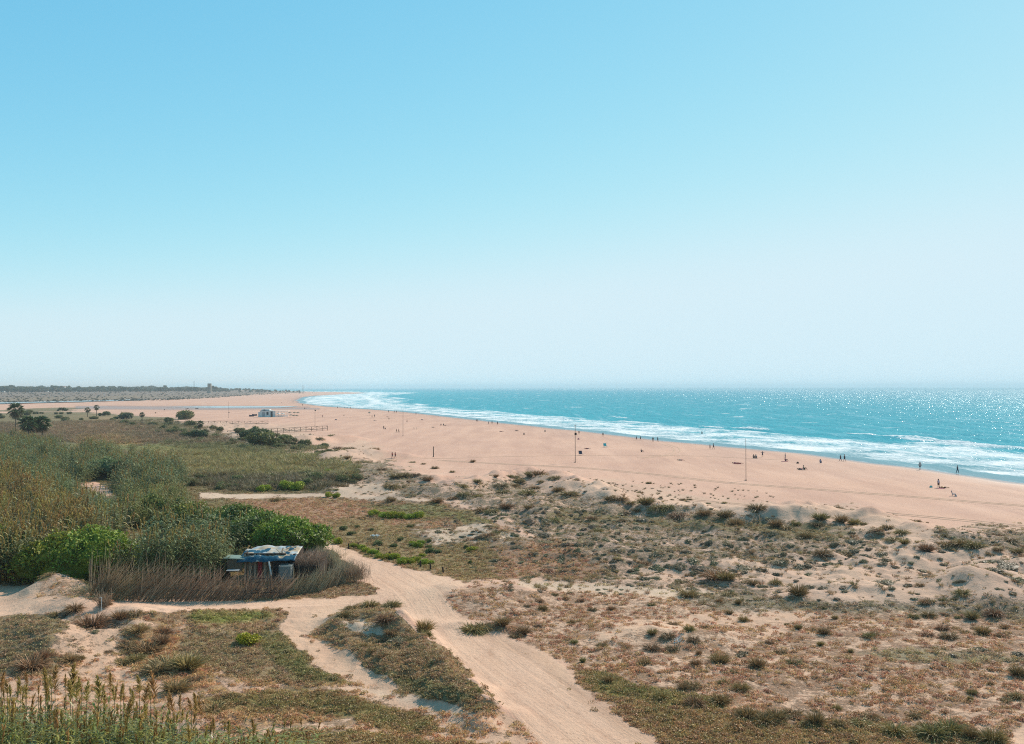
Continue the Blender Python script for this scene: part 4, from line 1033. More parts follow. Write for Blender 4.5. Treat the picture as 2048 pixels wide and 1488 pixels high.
add([(60, 1290, 170), (200, 1260, 160), (545, 1220, 70), (740, 1330, 160), (820, 1290, 130), (1010, 1400, 180), (1300, 1420, 200), (1440, 1400, 220), (1160, 1280, 90), (1610, 1090, 70), (1600, 1150, 40), (1760, 1020, 40),
     (1880, 1150, 90), (1960, 1120, 90), (1980, 950, 120), (1780, 1470, 180), (210, 850, 110), (100, 770, 100), (440, 620, 90), (340, 590, 80), (240, 580, 60), (530, 500, 50), (150, 545, 40), (435, 410, 50),
     (720, 500, 60), (800, 640, 80), (840, 630, 70), (415, 710, 50), (655, 770, 40), (1155, 490, 80), (1275, 480, 90), (1405, 465, 50), (1500, 490, 40), (1615, 500, 110), (1790, 470, 120), (1125, 560, 70),
     (1265, 630, 90), (1385, 580, 90), (1430, 650, 110), (1560, 610, 80), (1640, 580, 70), (1700, 620, 110), (1860, 640, 100), (1870, 570, 80), (1640, 1090, 40), (240, 310, 150), (60, 220, 80), (1540, 290, 100),
     (1210, 240, 80), (1240, 370, 60), (1375, 350, 50), (1480, 340, 50), (10, 690, 60), (380, 1330, 120), (560, 1340, 120), (1240, 1370, 120), (1600, 1440, 110), (380, 600, 60)], 1536, 1112, Z, 't')
add([(1720, 590, 170), (1800, 570, 160), (1950, 550, 120), (1020, 520, 130), (1330, 600, 120), (1230, 680, 120), (1060, 620, 90), (760, 420, 90), (900, 400, 110), (1080, 400, 110), (1350, 640, 90), (1120, 470, 80), (1640, 960, 70),
     (1740, 1080, 80), (700, 480, 90), (850, 720, 70), (1000, 790, 70), (1420, 800, 80), (1290, 590, 60), (700, 640, 50), (920, 760, 60)], 512, 1112, Z, 't')
add([(590, 430, 110), (730, 560, 200), (950, 500, 110), (1075, 460, 110), (840, 390, 80), (1100, 600, 120), (1290, 620, 120), (1000, 720, 150), (1170, 760, 200), (1330, 880, 260), (1480, 900, 200), (250, 890, 230),
     (970, 850, 130), (1390, 1070, 180), (1700, 1230, 200), (450, 470, 80), (560, 830, 120), (1280, 700, 120), (1240, 920, 200), (330, 820, 120), (1080, 830, 120), (1550, 980, 120), (860, 760, 60), (640, 820, 60)], 0, 1112, Z, 't')
add([(140, 850, 90), (210, 850, 100), (350, 870, 90), (180, 940, 90), (120, 1010, 120), (370, 980, 90), (460, 1000, 120), (525, 885, 30), (835, 920, 30), (1095, 910, 40), (1030, 985, 40), (890, 990, 40), (780, 1040, 80),
     (860, 1040, 100), (950, 1080, 60), (1190, 1025, 25), (1280, 1040, 25), (1365, 1045, 50), (1420, 1040, 40), (1570, 1070, 40), (1700, 1070, 40), (1070, 1110, 120), (1170, 1140, 100), (1250, 1140, 110), (1330, 1170, 130),
     (1540, 1160, 110), (1700, 1180, 120), (1790, 1190, 120), (1940, 1110, 20), (1960, 1180, 130), (2030, 1120, 50), (690, 1310, 90), (640, 1190, 70), (330, 1200, 100), (890, 1150, 80), (880, 1210, 60), (130, 1110, 80), (20, 860, 70), (60, 900, 80), (20, 930, 70), (230, 900, 50), (1000, 1130, 70)], 1024, 740, .25, 't')
add([(310, 1100, 110), (545, 1130, 90), (600, 1130, 60), (715, 1140, 60), (220, 1160, 80), (1190, 1220, 60), (1275, 1230, 20), (1325, 1255, 50), (1635, 1300, 60), (60, 1250, 120), (140, 1270, 110), (230, 1330, 130), (300, 1340, 130),
     (390, 1250, 90), (420, 1200, 110), (590, 1220, 100), (690, 1240, 90), (760, 1240, 60), (880, 1290, 80), (955, 1270, 90), (1070, 1310, 100), (1010, 1360, 110), (1090, 1390, 90), (1270, 1450, 110), (1410, 1400, 110), (1490, 1400, 110),
     (1560, 1400, 130), (1650, 1420, 130), (1830, 1340, 100), (1930, 1370, 120), (1990, 1460, 110), (1840, 1460, 70), (1780, 1480, 70), (1410, 1330, 50), (430, 1480, 130), (640, 1480, 110)], 1536, 740, .25, 't')
add([(390, 560, 90), (320, 560, 50), (500, 565, 70), (545, 545, 60), (610, 530, 60), (740, 545, 90), (600, 670, 90), (680, 650, 90), (860, 660, 90), (740, 630, 90), (930, 640, 60), (960, 650, 50), (1250, 740, 50), (1340, 755, 30),
     (1735, 740, 40), (1430, 790, 50), (1570, 820, 40), (730, 720, 50), (850, 740, 110), (1010, 800, 80), (1120, 860, 90), (1190, 850, 90), (1280, 850, 80), (1370, 890, 80), (1080, 950, 100), (1160, 940, 100), (1310, 930, 50),
     (720, 860, 120), (760, 780, 90), (830, 820, 100), (1580, 1030, 90), (1660, 1000, 100), (1750, 1010, 100), (1770, 910, 60), (1650, 930, 90), (1780, 1020, 80), (1920, 860, 40), (2030, 850, 60), (1960, 930, 100),
     (1980, 980, 100), (1810, 1130, 100), (1890, 1130, 100), (2000, 1110, 100), (980, 1090, 60), (1080, 1050, 80), (1450, 1060, 80), (770, 1180, 40), (850, 1190, 60), (1240, 1260, 60), (920, 1280, 50), (580, 960, 30),
     (1860, 1330, 130), (1920, 1310, 80), (150, 1050, 70), (220, 1040, 50), (650, 640, 60), (640, 960, 40)], 512, 740, .25, 't')
K2 = 320 / 2048.0
add([(400, 190, 110), (60, 130, 130), (660, 140, 60), (940, 350, 110), (1420, 420, 130), (1510, 420, 110), (1390, 360, 90), (1030, 260, 80), (1160, 100, 80), (150, 240, 90), (740, 320, 140), (1180, 330, 90), (1400, 280, 70),
     (300, 130, 110), (1920, 560, 60), (1870, 360, 60), (470, 100, 70)], 640, 1040, K2, 'd')
add([(230, 300, 120), (430, 350, 100), (530, 370, 110), (590, 410, 110), (680, 440, 110), (760, 480, 110), (860, 500, 130), (960, 500, 120), (1060, 560, 130), (1140, 560, 130), (1220, 530, 110), (1340, 570, 130), (1420, 560, 80),
     (1250, 350, 110), (1180, 310, 80), (1950, 390, 120), (1290, 300, 90), (1310, 470, 80)], 640, 1040, K2, 'g')
add([(950, 1165, 90), (1020, 1180, 90), (1090, 1190, 90), (1160, 1190, 90), (1230, 1190, 90), (1310, 1185, 90), (580, 1015, 60), (640, 1020, 60), (580, 820, 60), (60, 970, 90), (330, 960, 120), (230, 960, 110), (420, 860, 70), (130, 150, 1)], 512, 740, .25, 'g')
add([(1935, 700, 200)], 0, 1112, Z, 'y')
add([(60, 600, 220), (150, 590, 120)], 512, 740, .25, 'd'); add([(1480, 395, 130), (1000, 390, 100), (1335, 430, 40), (1600, 570, 60), (760, 340, 1)], 0, 740, .25, 'd')
rg = np.random.default_rng(23)
for _ in range(46): PLANTS.append(('m', rg.uniform(330, 660), 0, rg.uniform(12, 26)))
PLANTS = [(k_, x_, (np.interp(x_, [330, 480, 660], [848, 868, 895]) + rg.uniform(-6, 20)) if k_ == 'm' else y_, w_) for k_, x_, y_, w_ in PLANTS]
for _ in range(40): x_ = rg.uniform(-20, 340); PLANTS.append(('m', x_, np.interp(x_, [0, 120, 340], [828, 824, 846]) + abs(rg.normal(0, 9)), rg.uniform(8, 17)))
for _ in range(30): x_ = rg.uniform(380, 720); PLANTS.append(('m', x_, np.interp(x_, [380, 720], [968, 955]) + rg.uniform(-8, 14), rg.uniform(14, 30)))
PLANTS = [p for p in PLANTS if p[3] > 1.5]

# the cushion plants of the hollow, each where the dune cover is thick enough
rg = np.random.default_rng(17)
CP = [(980, 1020), (1120, 1010), (1330, 1045), (1560, 1068), (1760, 1085), (1800, 1130), (1640, 1130), (1560, 1150), (1380, 1150), (1240, 1140), (1100, 1120), (960, 1080), (860, 1070), (880, 1045)]
cnt = 0; placed = []
while cnt < 235:
    px, py = rg.uniform(860, 1830), rg.uniform(1000, 1160)
    if poly_sd(np.array([px]), np.array([py]), CP)[0] < 0: continue
    w = rg.choice([10, 14, 19, 26, 34], p=[.3, .3, .2, .13, .07]) * (0.75 + (py - 1000) / 300)
    if any(abs(px - a) < (w + c) * .36 and abs(py - b) < (w + c) * .14 for a, b, c in placed): continue
    placed.append((px, py, w)); PLANTS.append(('c', px, py, w)); cnt += 1
for px, py, w in [(1775, 1168, 45), (1615, 1150, 17), (1600, 1158, 12), (1765, 1158, 12), (1870, 1155, 18), (1990, 1145, 40), (2020, 1135, 50), (1975, 1125, 40), (1958, 1300, 30), (1900, 1312, 24), (2030, 1312, 34), (1480, 1310, 30),
                  (1290, 1160, 24), (1310, 1158, 24), (1050, 1122, 34), (1075, 1126, 26), (1120, 1126, 30), (1380, 1122, 30), (1360, 1132, 40), (1310, 1138, 30), (1400, 1136, 30), (790, 1285, 40), (130, 1230, 30), (190, 1265, 18), (2040, 1165, 40)]:
    PLANTS.append(('c', px, py, w))

arr = np.array([(p[1], p[2]) for p in PLANTS]); gp = ground(arr[:, 0], arr[:, 1])
tcol = [(0.38, 0.24, 0.11), (0.34, 0.23, 0.09), (0.26, 0.22, 0.08), (0.42, 0.24, 0.12), (0.30, 0.20, 0.11)]
tword = ['tawny', 'golden brown', 'olive green', 'reddish brown', 'grey brown']
items = []
for i, (kind, px, py, w) in enumerate(PLANTS):
    rg = np.random.default_rng(900 + i); X, Y_, Zg = gp[i]
    wm = w * Y_ / F
    if kind == 't':
        c = rg.integers(0, 5)
        if py > 1400: c = rg.choice([1, 2, 2])
        if py < 1100: c = rg.choice([0, 2, 4, 1])
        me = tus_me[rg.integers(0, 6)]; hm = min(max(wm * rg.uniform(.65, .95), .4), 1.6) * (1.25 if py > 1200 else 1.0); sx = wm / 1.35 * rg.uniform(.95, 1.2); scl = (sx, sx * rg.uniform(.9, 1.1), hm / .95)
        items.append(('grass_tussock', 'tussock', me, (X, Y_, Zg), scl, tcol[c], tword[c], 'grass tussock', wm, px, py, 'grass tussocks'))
    elif kind == 'c':
        me = cus_me[rg.integers(0, 4)]; sx = wm / 1.35; ci_ = rg.integers(0, 3); cc = [(0.34, 0.27, 0.15), (0.27, 0.215, 0.14), (0.38, 0.27, 0.16)][ci_]
        items.append(('cushion_plant', 'cushion plant', me, (X, Y_, Zg - .03), (sx, sx * rg.uniform(0.9, 1.3), min(.75, sx * rg.uniform(.7, 1.1) + .12)), cc, ['grey green', 'dark grey', 'grey brown'][ci_], 'cushion shrublet', wm, px, py, 'cushion plants'))
    else:
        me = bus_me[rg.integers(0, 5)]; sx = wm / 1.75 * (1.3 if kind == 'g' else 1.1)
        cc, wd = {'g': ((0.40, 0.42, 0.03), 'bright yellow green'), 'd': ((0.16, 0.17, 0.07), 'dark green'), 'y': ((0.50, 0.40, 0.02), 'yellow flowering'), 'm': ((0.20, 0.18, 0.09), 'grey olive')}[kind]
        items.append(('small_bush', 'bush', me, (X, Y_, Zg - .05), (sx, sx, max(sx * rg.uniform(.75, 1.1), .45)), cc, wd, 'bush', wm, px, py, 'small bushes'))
LAB = {}
def size_word(k, wm):
    b = {'tussock': (.7, 1.1, 1.7), 'cushion plant': (.7, 1.1, 1.8), 'bush': (1.2, 2.0, 3.2)}[k]
    return 'tiny' if wm < b[0] else 'small' if wm < b[1] else 'broad' if wm < b[2] else 'very broad'
drafts = []
for it in items:
    name, cat, me, loc, scl, colr, word, noun, wm, px, py, grp = it
    drafts.append('%s %s %s %s' % (size_word(cat, wm), word, noun, region(px, py)))
from collections import defaultdict
same = defaultdict(list)
for i, d in enumerate(drafts): same[d].append(i)
for d, ids in same.items():
    if len(ids) > 1:
        ids.sort(key=lambda i: items[i][9])
        for r_, i in enumerate(ids):
            t_ = 'leftmost' if r_ == 0 else 'rightmost' if r_ == len(ids) - 1 else ordinal(r_ + 1) + ' from left'
            drafts[i] = d.replace(items[i][7] + ' ', items[i][7] + ', ' + t_ + ', ', 1)
for it, lab in zip(items, drafts):
    name, cat, me, loc, scl, colr, word, noun, wm, px, py, grp = it
    rg = np.random.default_rng(int(px * 7 + py))
    o = link(name, me, None, loc, (0, 0, rg.uniform(0, 6.28)), scl)
    if cat == 'cushion plant':
        e_ = .8; hx0 = height(np.array([loc[0] - e_, loc[0] + e_, loc[0], loc[0]]), np.array([loc[1], loc[1], loc[1] - e_, loc[1] + e_]))
        nv = Vector(((hx0[0] - hx0[1]) / (2 * e_), (hx0[2] - hx0[3]) / (2 * e_), 1)).normalized()
        o.rotation_euler = (nv.to_track_quat('Z', 'Y') @ Euler((0, 0, rg.uniform(0, 6.28))).to_quaternion()).to_euler()
    o.color = (*(np.array(colr) * rg.uniform(.85, 1.15)), 1)
    tag(o, lab if len(lab.split()) <= 16 else lab.replace(' very broad', '').replace('very broad ', 'broad ').replace(' the sand heap', ' the heap').replace(' the foreground cane', ' the foreground'), cat, grp + ' on dunes and fields')

# the many more small cushions and tussocks that fill the dunes: one mass
x, y, rg = scatter(34000, 75, 500, 1.7, 15, 30)
z = height(x, y); px_, py_, _w = project(x, y, z); so, ve, de, we = classify(x, y, z)
q = (np.maximum(poly_sd(px_, py_, [(340, 842), (600, 858), (720, 885), (780, 920), (640, 925), (520, 905), (400, 885)]), poly_sd(px_, py_, [(620, 900), (860, 960), (1100, 945), (1560, 1015), (1850, 1060), (2300, 1080), (2300, 1240), (1000, 1180), (860, 1080), (640, 1000)])) > 0) & (rg.random(len(x)) < de ** 1.2 * .9)
cus_i = []
for i, mm in enumerate(cus_me[:3]):
    c2 = mm.copy(); c2.name = 'dune_cushion_%s' % 'abc'[i]; c2.materials[0] = M['cushion_i']; cus_i.append(c2)
tus_i = []
for i in range(2):
    tus_i.append(tuft_mesh('dune_tuft_%s' % 'ab'[i], 60, .12, .6, .8, .04, .5, M['tuft'], 700 + i))
kk = q & (rg.random(len(x)) < .42); sc = rg.uniform(.18, .6, len(x)) * (1 + .5 * fbm(x, y, 8, 2, 19))
stuff('dune_ground_cover', np.stack([x, y, z - .02], 1)[kk], cus_i, np.stack([sc, sc * 1.3, sc * .8], 1)[kk], (0.36, 0.27, 0.16), label='mass of small grey cushion plants between the larger ones in the dunes', cat='ground cover')
kk = q & ~kk; stuff('dune_grass', np.stack([x, y, z], 1)[kk], tus_i, sc[kk] * 1.6, (0.42, 0.29, 0.15), label='mass of thin dry grass growing between the dune tussocks', cat='grass')
# small sprouts on the open sand below the tyre tracks
x, y, rg = scatter(3500, 130, 300, 1.5, 19, 30); z = height(x, y); px_, py_, _w = project(x, y, z)
q = poly_sd(px_, py_, [(1150, 955), (1300, 962), (1560, 985), (1560, 1008), (1300, 992), (1150, 975)]) > 0
stuff('dune_sprouts', np.stack([x, y, z], 1)[q], tus_i, rg.uniform(.4, .9, int(q.sum())), (0.20, 0.17, 0.09), label='scattered sprouts on the sand between dunes and beach', cat='sprouts')

# ------------------------------------------------------------------ leafy trees and large bushes round the hut
def gp1(px, py):
    return ground([px], [py])[0]

def leafy(name, px, py, w_px, h_px, colr, label, cat, group, seed, n=9000, trunk=True, depth=1.0):
    X, Y_, Zg = gp1(px, py); wm = w_px * Y_ / F; hm = h_px * Y_ / F
    rg = np.random.default_rng(seed); root = empty(name, (X, Y_, Zg)); tag(root, label, cat, group)
    lobes = []
    for _ in range(int(8 + wm * 1.6)):
        u = rg.uniform(-.5, .5); v = rg.uniform(-.5, .5) * depth
        zz = hm * (0.62 - .9 * (u * u + v * v / max(depth, .3) ** 2)) * rg.uniform(.75, 1.1)
        r = hm * rg.uniform(.22, .36)
        lobes.append(((u * wm * .82, v * wm * .6, max(zz, r * .5)), (r * rg.uniform(1, 1.4), r * rg.uniform(1, 1.4), r)))
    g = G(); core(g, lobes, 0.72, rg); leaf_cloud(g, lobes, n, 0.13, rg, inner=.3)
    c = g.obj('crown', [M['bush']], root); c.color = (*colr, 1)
    if trunk:
        g = G()
        for k in range(4):
            an = rg.uniform(0, 6.28); p1 = np.array([math.cos(an) * .35, math.sin(an) * .35, hm * .35]); l = lobes[rg.integers(0, len(lobes))][0]
            g.tube([(0, 0, -.2), p1, np.array(l) * .8], [.16, .10, .04], 6)
        g.obj('trunk', [M['bark']], root)
    return root
MG, MD = (0.24, 0.285, 0.03), (0.12, 0.15, 0.025)
for a in [
    ('mastic_tree', 205, 1165, 120, 125, MG, 'bright green leafy tree rising at the left end of the reed fence', 'tree', 'green trees round the hut', 1, 12000),
    ('mastic_tree', 120, 1160, 130, 105, MG, 'leafy green tree left of the tallest one, behind the sand heap', 'tree', 'green trees round the hut', 2, 12000),
    ('mastic_tree', 50, 1150, 90, 90, MD, 'dark green tree with its crown over the orange barrier', 'tree', 'green trees round the hut', 3, 9000),
    ('mastic_tree', -25, 1140, 90, 100, MD, 'dark tree cut by the left edge of the picture', 'tree', 'green trees round the hut', 4, 7000),
    ('mastic_tree', 155, 1120, 120, 90, MD, 'dark green tree crown behind the two front trees on the left', 'tree', 'green trees round the hut', 5, 9000),
    ('olive_bush', 18, 1120, 70, 70, (0.20, 0.20, 0.13), 'grey leaved bush at the left edge above the dark tree', 'bush', None, 6, 5000),
    ('mastic_tree', 585, 1118, 120, 95, MG, 'broad bright green tree directly right of the hut roof', 'tree', 'green trees round the hut', 7, 12000),
    ('mastic_tree', 520, 1105, 130, 95, (0.165, 0.215, 0.04), 'bright green tree whose crown shows just above the hut roof', 'tree', 'green trees round the hut', 8, 11000),
    ('mastic_tree', 470, 1078, 150, 75, (0.16, 0.21, 0.045), 'long green tree crown behind the cane row', 'tree', 'green trees round the hut', 9, 10000),
    ('mastic_tree', 380, 1070, 110, 70, (0.175, 0.20, 0.045), 'yellowish green tree between two cane thickets', 'tree', 'green trees round the hut', 10, 8000),
    ('mastic_tree', 320, 1045, 120, 60, (0.14, 0.18, 0.05), 'green tree crown among the cane, farthest left of the row behind', 'tree', 'green trees round the hut', 11, 8000),
    ('willow_bush', 210, 958, 75, 50, (0.20, 0.26, 0.12), 'round pale green bush beside the hidden sandy path', 'bush', None, 12, 6000),
    ('dark_shrub', 370, 838, 34, 14, (0.07, 0.085, 0.045), 'dark rounded shrub standing alone on the upper beach', 'shrub', None, 13, 3500),
    ('dark_shrub', 512, 878, 60, 26, (0.10, 0.115, 0.05), 'dark green shrub on the dune below the walkway railing', 'shrub', None, 14, 5000),
    ('dark_shrub', 253, 838, 26, 14, (0.11, 0.115, 0.06), 'grey green shrub left of the shaggy little palm', 'shrub', None, 15, 2500),
    ('dark_shrub', 397, 878, 30, 22, (0.08, 0.10, 0.05), 'dark low shrub at the foot of the forked palm', 'shrub', None, 16, 2500),
    ('dark_shrub', 210, 832, 22, 11, (0.10, 0.125, 0.05), 'green shrub right of the twin little palms', 'shrub', None, 17, 2000),
    ('dark_shrub', 126, 822, 20, 8, (0.12, 0.14, 0.06), 'small green shrub on the edge of the far beach', 'shrub', None, 18, 1500),
]:
    leafy(*a[:10], n=a[10])

# ------------------------------------------------------------------ palms
def palm(px, py, h_px, crown_px, label, seed, skirt=True, nf=26, trunk_px=None, group='fan palms', spread=1.0, colr=None):
    X, Y_, Zg = gp1(px, py); Y0 = Y_
    hm = h_px * Y_ / F; cr = crown_px * Y_ / F / 2
    rg = np.random.default_rng(seed); root = empty('fan_palm', (X, Y_, Zg)); tag(root, label, 'palm', group)
    th_ = hm - cr * .8
    g = G(); g.tube([(0, 0, -.3), (.05, 0, th_ * .5), (0.0, 0.03, th_)], [.26, .19, .17], 8, a=.5); g.obj('trunk', [M['palm_trunk']], root)
    def fans(n, lo, hi, length, dead=False):
        g = G()
        for i in range(n):
            az = i * 2.4 + rg.uniform(-.3, .3); el = lo + (hi - lo) * (i + .5) / n
            d = np.array([math.cos(az) * math.sin(el), math.sin(az) * math.sin(el), math.cos(el)])
            tip = np.array([0, 0, th_]) + d * length * .45
            g.tube([(0, 0, th_), tip], .03, 4, a=.3)
            s = np.cross(d, [0, 0, 1.0]); s /= np.linalg.norm(s) + 1e-6; up = np.cross(s, d); k = 16; fa = np.linspace(-1.5, 1.5, k)
            dd = np.cos(fa)[:, None] * d + np.sin(fa)[:, None] * (s * .8 + up * rg.uniform(-.6, .6)) + rg.normal(0, .08, (k, 3)); dd /= np.linalg.norm(dd, axis=1)[:, None]
            V, Q, T, a = blades(np.tile(tip, (k, 1)), dd, np.full(k, length * .55) * rg.uniform(.8, 1.15, k), np.full(k, length * .14), np.full(k, .35 if not dead else 1.0), .2, 1, rg, 2)
            g.add(V, Q=Q, T=T, a=a)
        return g
    fans(int(nf * .8), .1, 2.1, cr * 1.25).obj('crown', [M['palm']], root)
    if skirt: fans(14, 2.1, 2.9, cr * .9, True).obj('dead_frond_skirt', [M['dead_frond']], root)
palm(31, 866, 58, 30, 'tall fan palm on a bare trunk, tallest of the palms', 1)
palm(56, 890, 56, 34, 'bushy fan palm right of the tall palm, front one of a tight group', 2, trunk_px=10)
palm(68, 888, 52, 30, 'fan palm squeezed in the middle of the tight group', 3)
palm(84, 888, 54, 32, 'right fan palm of the tight group beside the cane', 4)
palm(175, 834, 19, 11, 'little fan palm, left one of a pair in the marsh grass', 5, nf=16)
palm(193, 832, 22, 11, 'little fan palm, right and taller one of a pair in the marsh grass', 6, nf=16)
palm(284, 847, 22, 10, 'shaggy little palm at the edge of the upper beach', 7, nf=18)
palm(333, 849, 13, 9, 'smallest palm beside the first railing', 8, nf=14)
palm(400, 872, 30, 14, 'forked little palm in the scrub below the second railing', 9, nf=18)

# ------------------------------------------------------------------ the hut and its reed fence
def cane_fence(pts_px, heights, label, seed, per_m=95, lean=0.55, name='reed_fence', nrail=1):
    P = [gp1(*p) for p in pts_px]; rg = np.random.default_rng(seed)
    base0 = P[0].copy(); root = empty(name, tuple(base0)); tag(root, label, 'reed fence')
    for si in range(len(P) - 1):
        a, b = P[si], P[si + 1]; L_ = np.linalg.norm((b - a)[:2]); n = int(L_ * per_m)
        t_ = np.sort(rg.random(n)); base = a + (b - a) * t_[:, None]; base[:, 2] = height(base[:, 0], base[:, 1]) - .05
        base[:, :2] += rg.normal(0, .07, (n, 2))
        hh = np.interp(t_, [0, 1], [heights[si], heights[si + 1]]) * (0.5 + .6 * rg.random(n) ** 1.3) * (1 + .16 * fbm(t_ * L_, t_ * 0, 1.6, 2, seed))
        up = rg.random(n) < .2
        along = (b - a) / L_
        lean_ = np.where(up, rg.normal(.04, .06, n), rg.normal(lean * 1.35, .16, n))
        d = np.array([0, 0, 1.0]) + along * lean_[:, None] + rg.normal(0, .04, (n, 3)); d /= np.linalg.norm(d, axis=1)[:, None]
        V, Q, T, av = blades(base - base0, d, hh, np.full(n, .05) * rg.uniform(.7, 1.5, n), rg.uniform(0, .12, n), 0, 1, rg, 3)
        o = G().add(V, Q=Q, T=T, a=av).obj('cane_panel', [M['dry_cane']], root); o['kind'] = 'stuff'
        for hr in np.linspace(.35, .75, 2):
            z0 = heights[si] * hr * .7
            G().tube([a - base0 + [0, -.06, z0], b - base0 + [0, -.06, z0 * heights[si + 1] / heights[si]]], .025, 5).obj('rail', [M['wood']], root)
        for q in np.arange(0, L_, 2.4):
            p = a + (b - a) * (q / L_) - base0
            G().tube([p + [0, 0.3, -.2], p + [0, 0.3, heights[si] * .6]], .045, 6).obj('post', [M['wood']], root)
    return root, base0
fence, fb = cane_fence([(178, 1190), (215, 1198), (250, 1201), (340, 1203), (440, 1202), (560, 1196), (640, 1184), (686, 1168)], [4.8, 4.8, 4.6, 4.4, 3.1, 2.8, 3.0, 3.0], 'long leaning fence of dry canes around the hut with dark graffiti', 31)
cane_fence([(686, 1167), (662, 1135), (625, 1118)], [2.2, 1.9, 1.9], 'return of the dry cane fence running back from the right corner', 33, lean=.15)
# graffiti strokes on the fence: flat paint marks standing a little proud of the canes
ga, gb = gp1(500, 1199), gp1(566, 1195)
gd = (gb - ga); gL = np.linalg.norm(gd[:2]); gd = gd / gL; nrm = np.array([gd[1], -gd[0], 0.0])
g = G()
def stroke(u0, v0, u1, v1, w=.045):
    p0 = ga + gd * (u0 * gL) + np.array([0, 0, v0]) + nrm * .22; p1 = ga + gd * (u1 * gL) + np.array([0, 0, v1]) + nrm * .22
    g.tube([p0 - fb, p1 - fb], w * .5, 4)
for st in [(0.03, .55, .03, 1.75), (.03, .55, 1.0, .52), (.03, 1.75, .62, 1.75), (.14, 1.45, .30, 1.45), (.30, 1.45, .15, .80), (.15, .80, .33, .80), (.42, 1.5, .42, .80), (.42, .80, .52, .80), (.52, .8, .52, 1.5), (.62, 1.55, .62, .62), (.72, 1.5, .72, .8), (.72, .8, .86, .8), (.80, 1.1, .92, 1.35)]:
    stroke(*st)
g.obj('graffiti', [M['black']], fence)

hx = gp1(520, 1172); Yh = hx[1] + 2.2            # the hut stands behind the fence
def H(px, py, dY=0.0):
    p = at_depth(px, py, Yh + dY); return p - np.array([hx[0], Yh, hx[2]])
hut = empty('shack', (hx[0], Yh, hx[2])); tag(hut, 'ramshackle wooden hut with a blue tarpaulin roof behind the reed fence', 'hut')
pxm = Yh / F                                      # metres per photo pixel at the hut
def HB(px0, px1, z0, z1, dY, th, name, mat, parent=hut, rot=None):
    x0, x1 = H(px0, 1150)[0], H(px1, 1150)[0]
    return G().box(((x0 + x1) / 2, dY, (z0 + z1) / 2), (abs(x1 - x0), th, z1 - z0), rot).obj(name, [mat], parent)
wall = HB(486, 570, 0, 2.5, .35, .08, 'wall', M['dark_wood'])
for k in range(22):                                # planks of the front, each on its own
    x0 = H(487, 1150)[0]; x1 = H(560, 1150)[0]; wv = (x1 - x0) / 22
    if 8 <= k <= 10: continue
    rgk = random.Random(k); G().box((x0 + wv * (k + .5), .26, 1.2 + rgk.uniform(-.06, .06)), (wv * .88, .03, 2.35 + rgk.uniform(-.15, .1)), (0, rgk.uniform(-.015, .015), 0)).obj('plank', [M['wood'] if k % 3 else M['tan']], wall)
HB(514.5, 523, .1, 2.05, .22, .05, 'door', M['red'])
HB(486, 490, 0, 2.5, 2.2, 3.6, 'side_wall', M['dark_wood']); HB(584, 588, 0, 2.4, 2.2, 3.6, 'side_wall', M['dark_wood']); HB(486, 588, 0, 2.6, 4.0, .08, 'rear_wall', M['dark_wood'])
# lean-to on the left
HB(455, 486, .9, 2.0, -.2, .05, 'lean_to_panel', M['wood']); HB(448, 490, 2.08, 2.16, .5, 1.8, 'lean_to_roof', plain('pale_green_sheet', (0.20, 0.27, 0.23), .6, .15, 3), rot=(0, .03, 0)); HB(449, 455, 0, 2.0, -.1, .05, 'lean_to_post', M['dark_wood'])
HB(400, 455, 0, 1.9, .9, .06, 'lean_to_wall', M['dark_wood'])
G().tube([H(360, 1128) * [1, 0, 1] + [0, -.6, 0], H(402, 1127) * [1, 0, 1] + [0, -.6, 0]], .05, 6).obj('roof_pole', [M['white']], hut)
# tarpaulin roof, sagging in folds, blue with faded bare patches
nx, ny = 40, 22; V = []; fade = []
rgk = np.random.default_rng(5)
for j in range(ny):
    for i in range(nx):
        u, v = i / (nx - 1), j / (ny - 1)
        xb = H(476, 1100)[0] + (H(592, 1100)[0] - H(476, 1100)[0]) * u
        V.append((xb, -.55 + 3.4 * v, 2.15 + .55 * v - .25 * max(0, (.12 - v)) * 8 * (0.6 + .8 * math.sin(u * 3.0 + .4) ** 2)))
V = np.array(V); V[:, 2] += .13 * fbm(V[:, 0], V[:, 1], 1.3, 3, 11) - .25 * np.exp(-((V[:, 0] - V[:, 0].min()) / .5) ** 2); V[:, 1] += .2 * fbm(V[:, 0], V[:, 1] * .3, .9, 2, 12) * (V[:, 1] < 0)
uu = (V[:, 0] - V[:, 0].min()) / np.ptp(V[:, 0]); vv = (V[:, 1] + .55) / 3.4
fade = smooth(.0, .35, fbm(uu * 6, vv * 4, 1.5, 3, 14) + .9 * smooth(.14, .26, vv) - .5 - .5 * (uu < .12))
m, t, b = mat_base('faded_blue_tarpaulin', .5)
fa_ = N_(t, 'ShaderNodeAttribute', attribute_type='GEOMETRY', attribute_name='tip').outputs['Fac']
co = N_(t, 'ShaderNodeTexCoord').outputs['Object']; nz = noise(t, 1.6, 5, .6, co)
mk = math_(t, 'MULTIPLY', math_(t, 'SUBTRACT', math_(t, 'ADD', fa_, math_(t, 'MULTIPLY', nz, .6)), .50), 6.0, clamp=True)
pale = mixc(t, math_(t, 'MULTIPLY_ADD', noise(t, .8, 3, .5, co), 6.0, -2.6, clamp=True), (0.50, 0.37, 0.25), (0.42, 0.47, 0.50))
t.links.new(mixc(t, mk, (0.012, 0.075, 0.125), pale), b.inputs['Base Color'])
g = G(); g.add(V, Q=gridq(ny, nx), a=fade); ro = g.obj('roof', [m], hut, smooth_=True)
sm = ro.modifiers.new('thickness', 'SOLIDIFY'); sm.thickness = .03
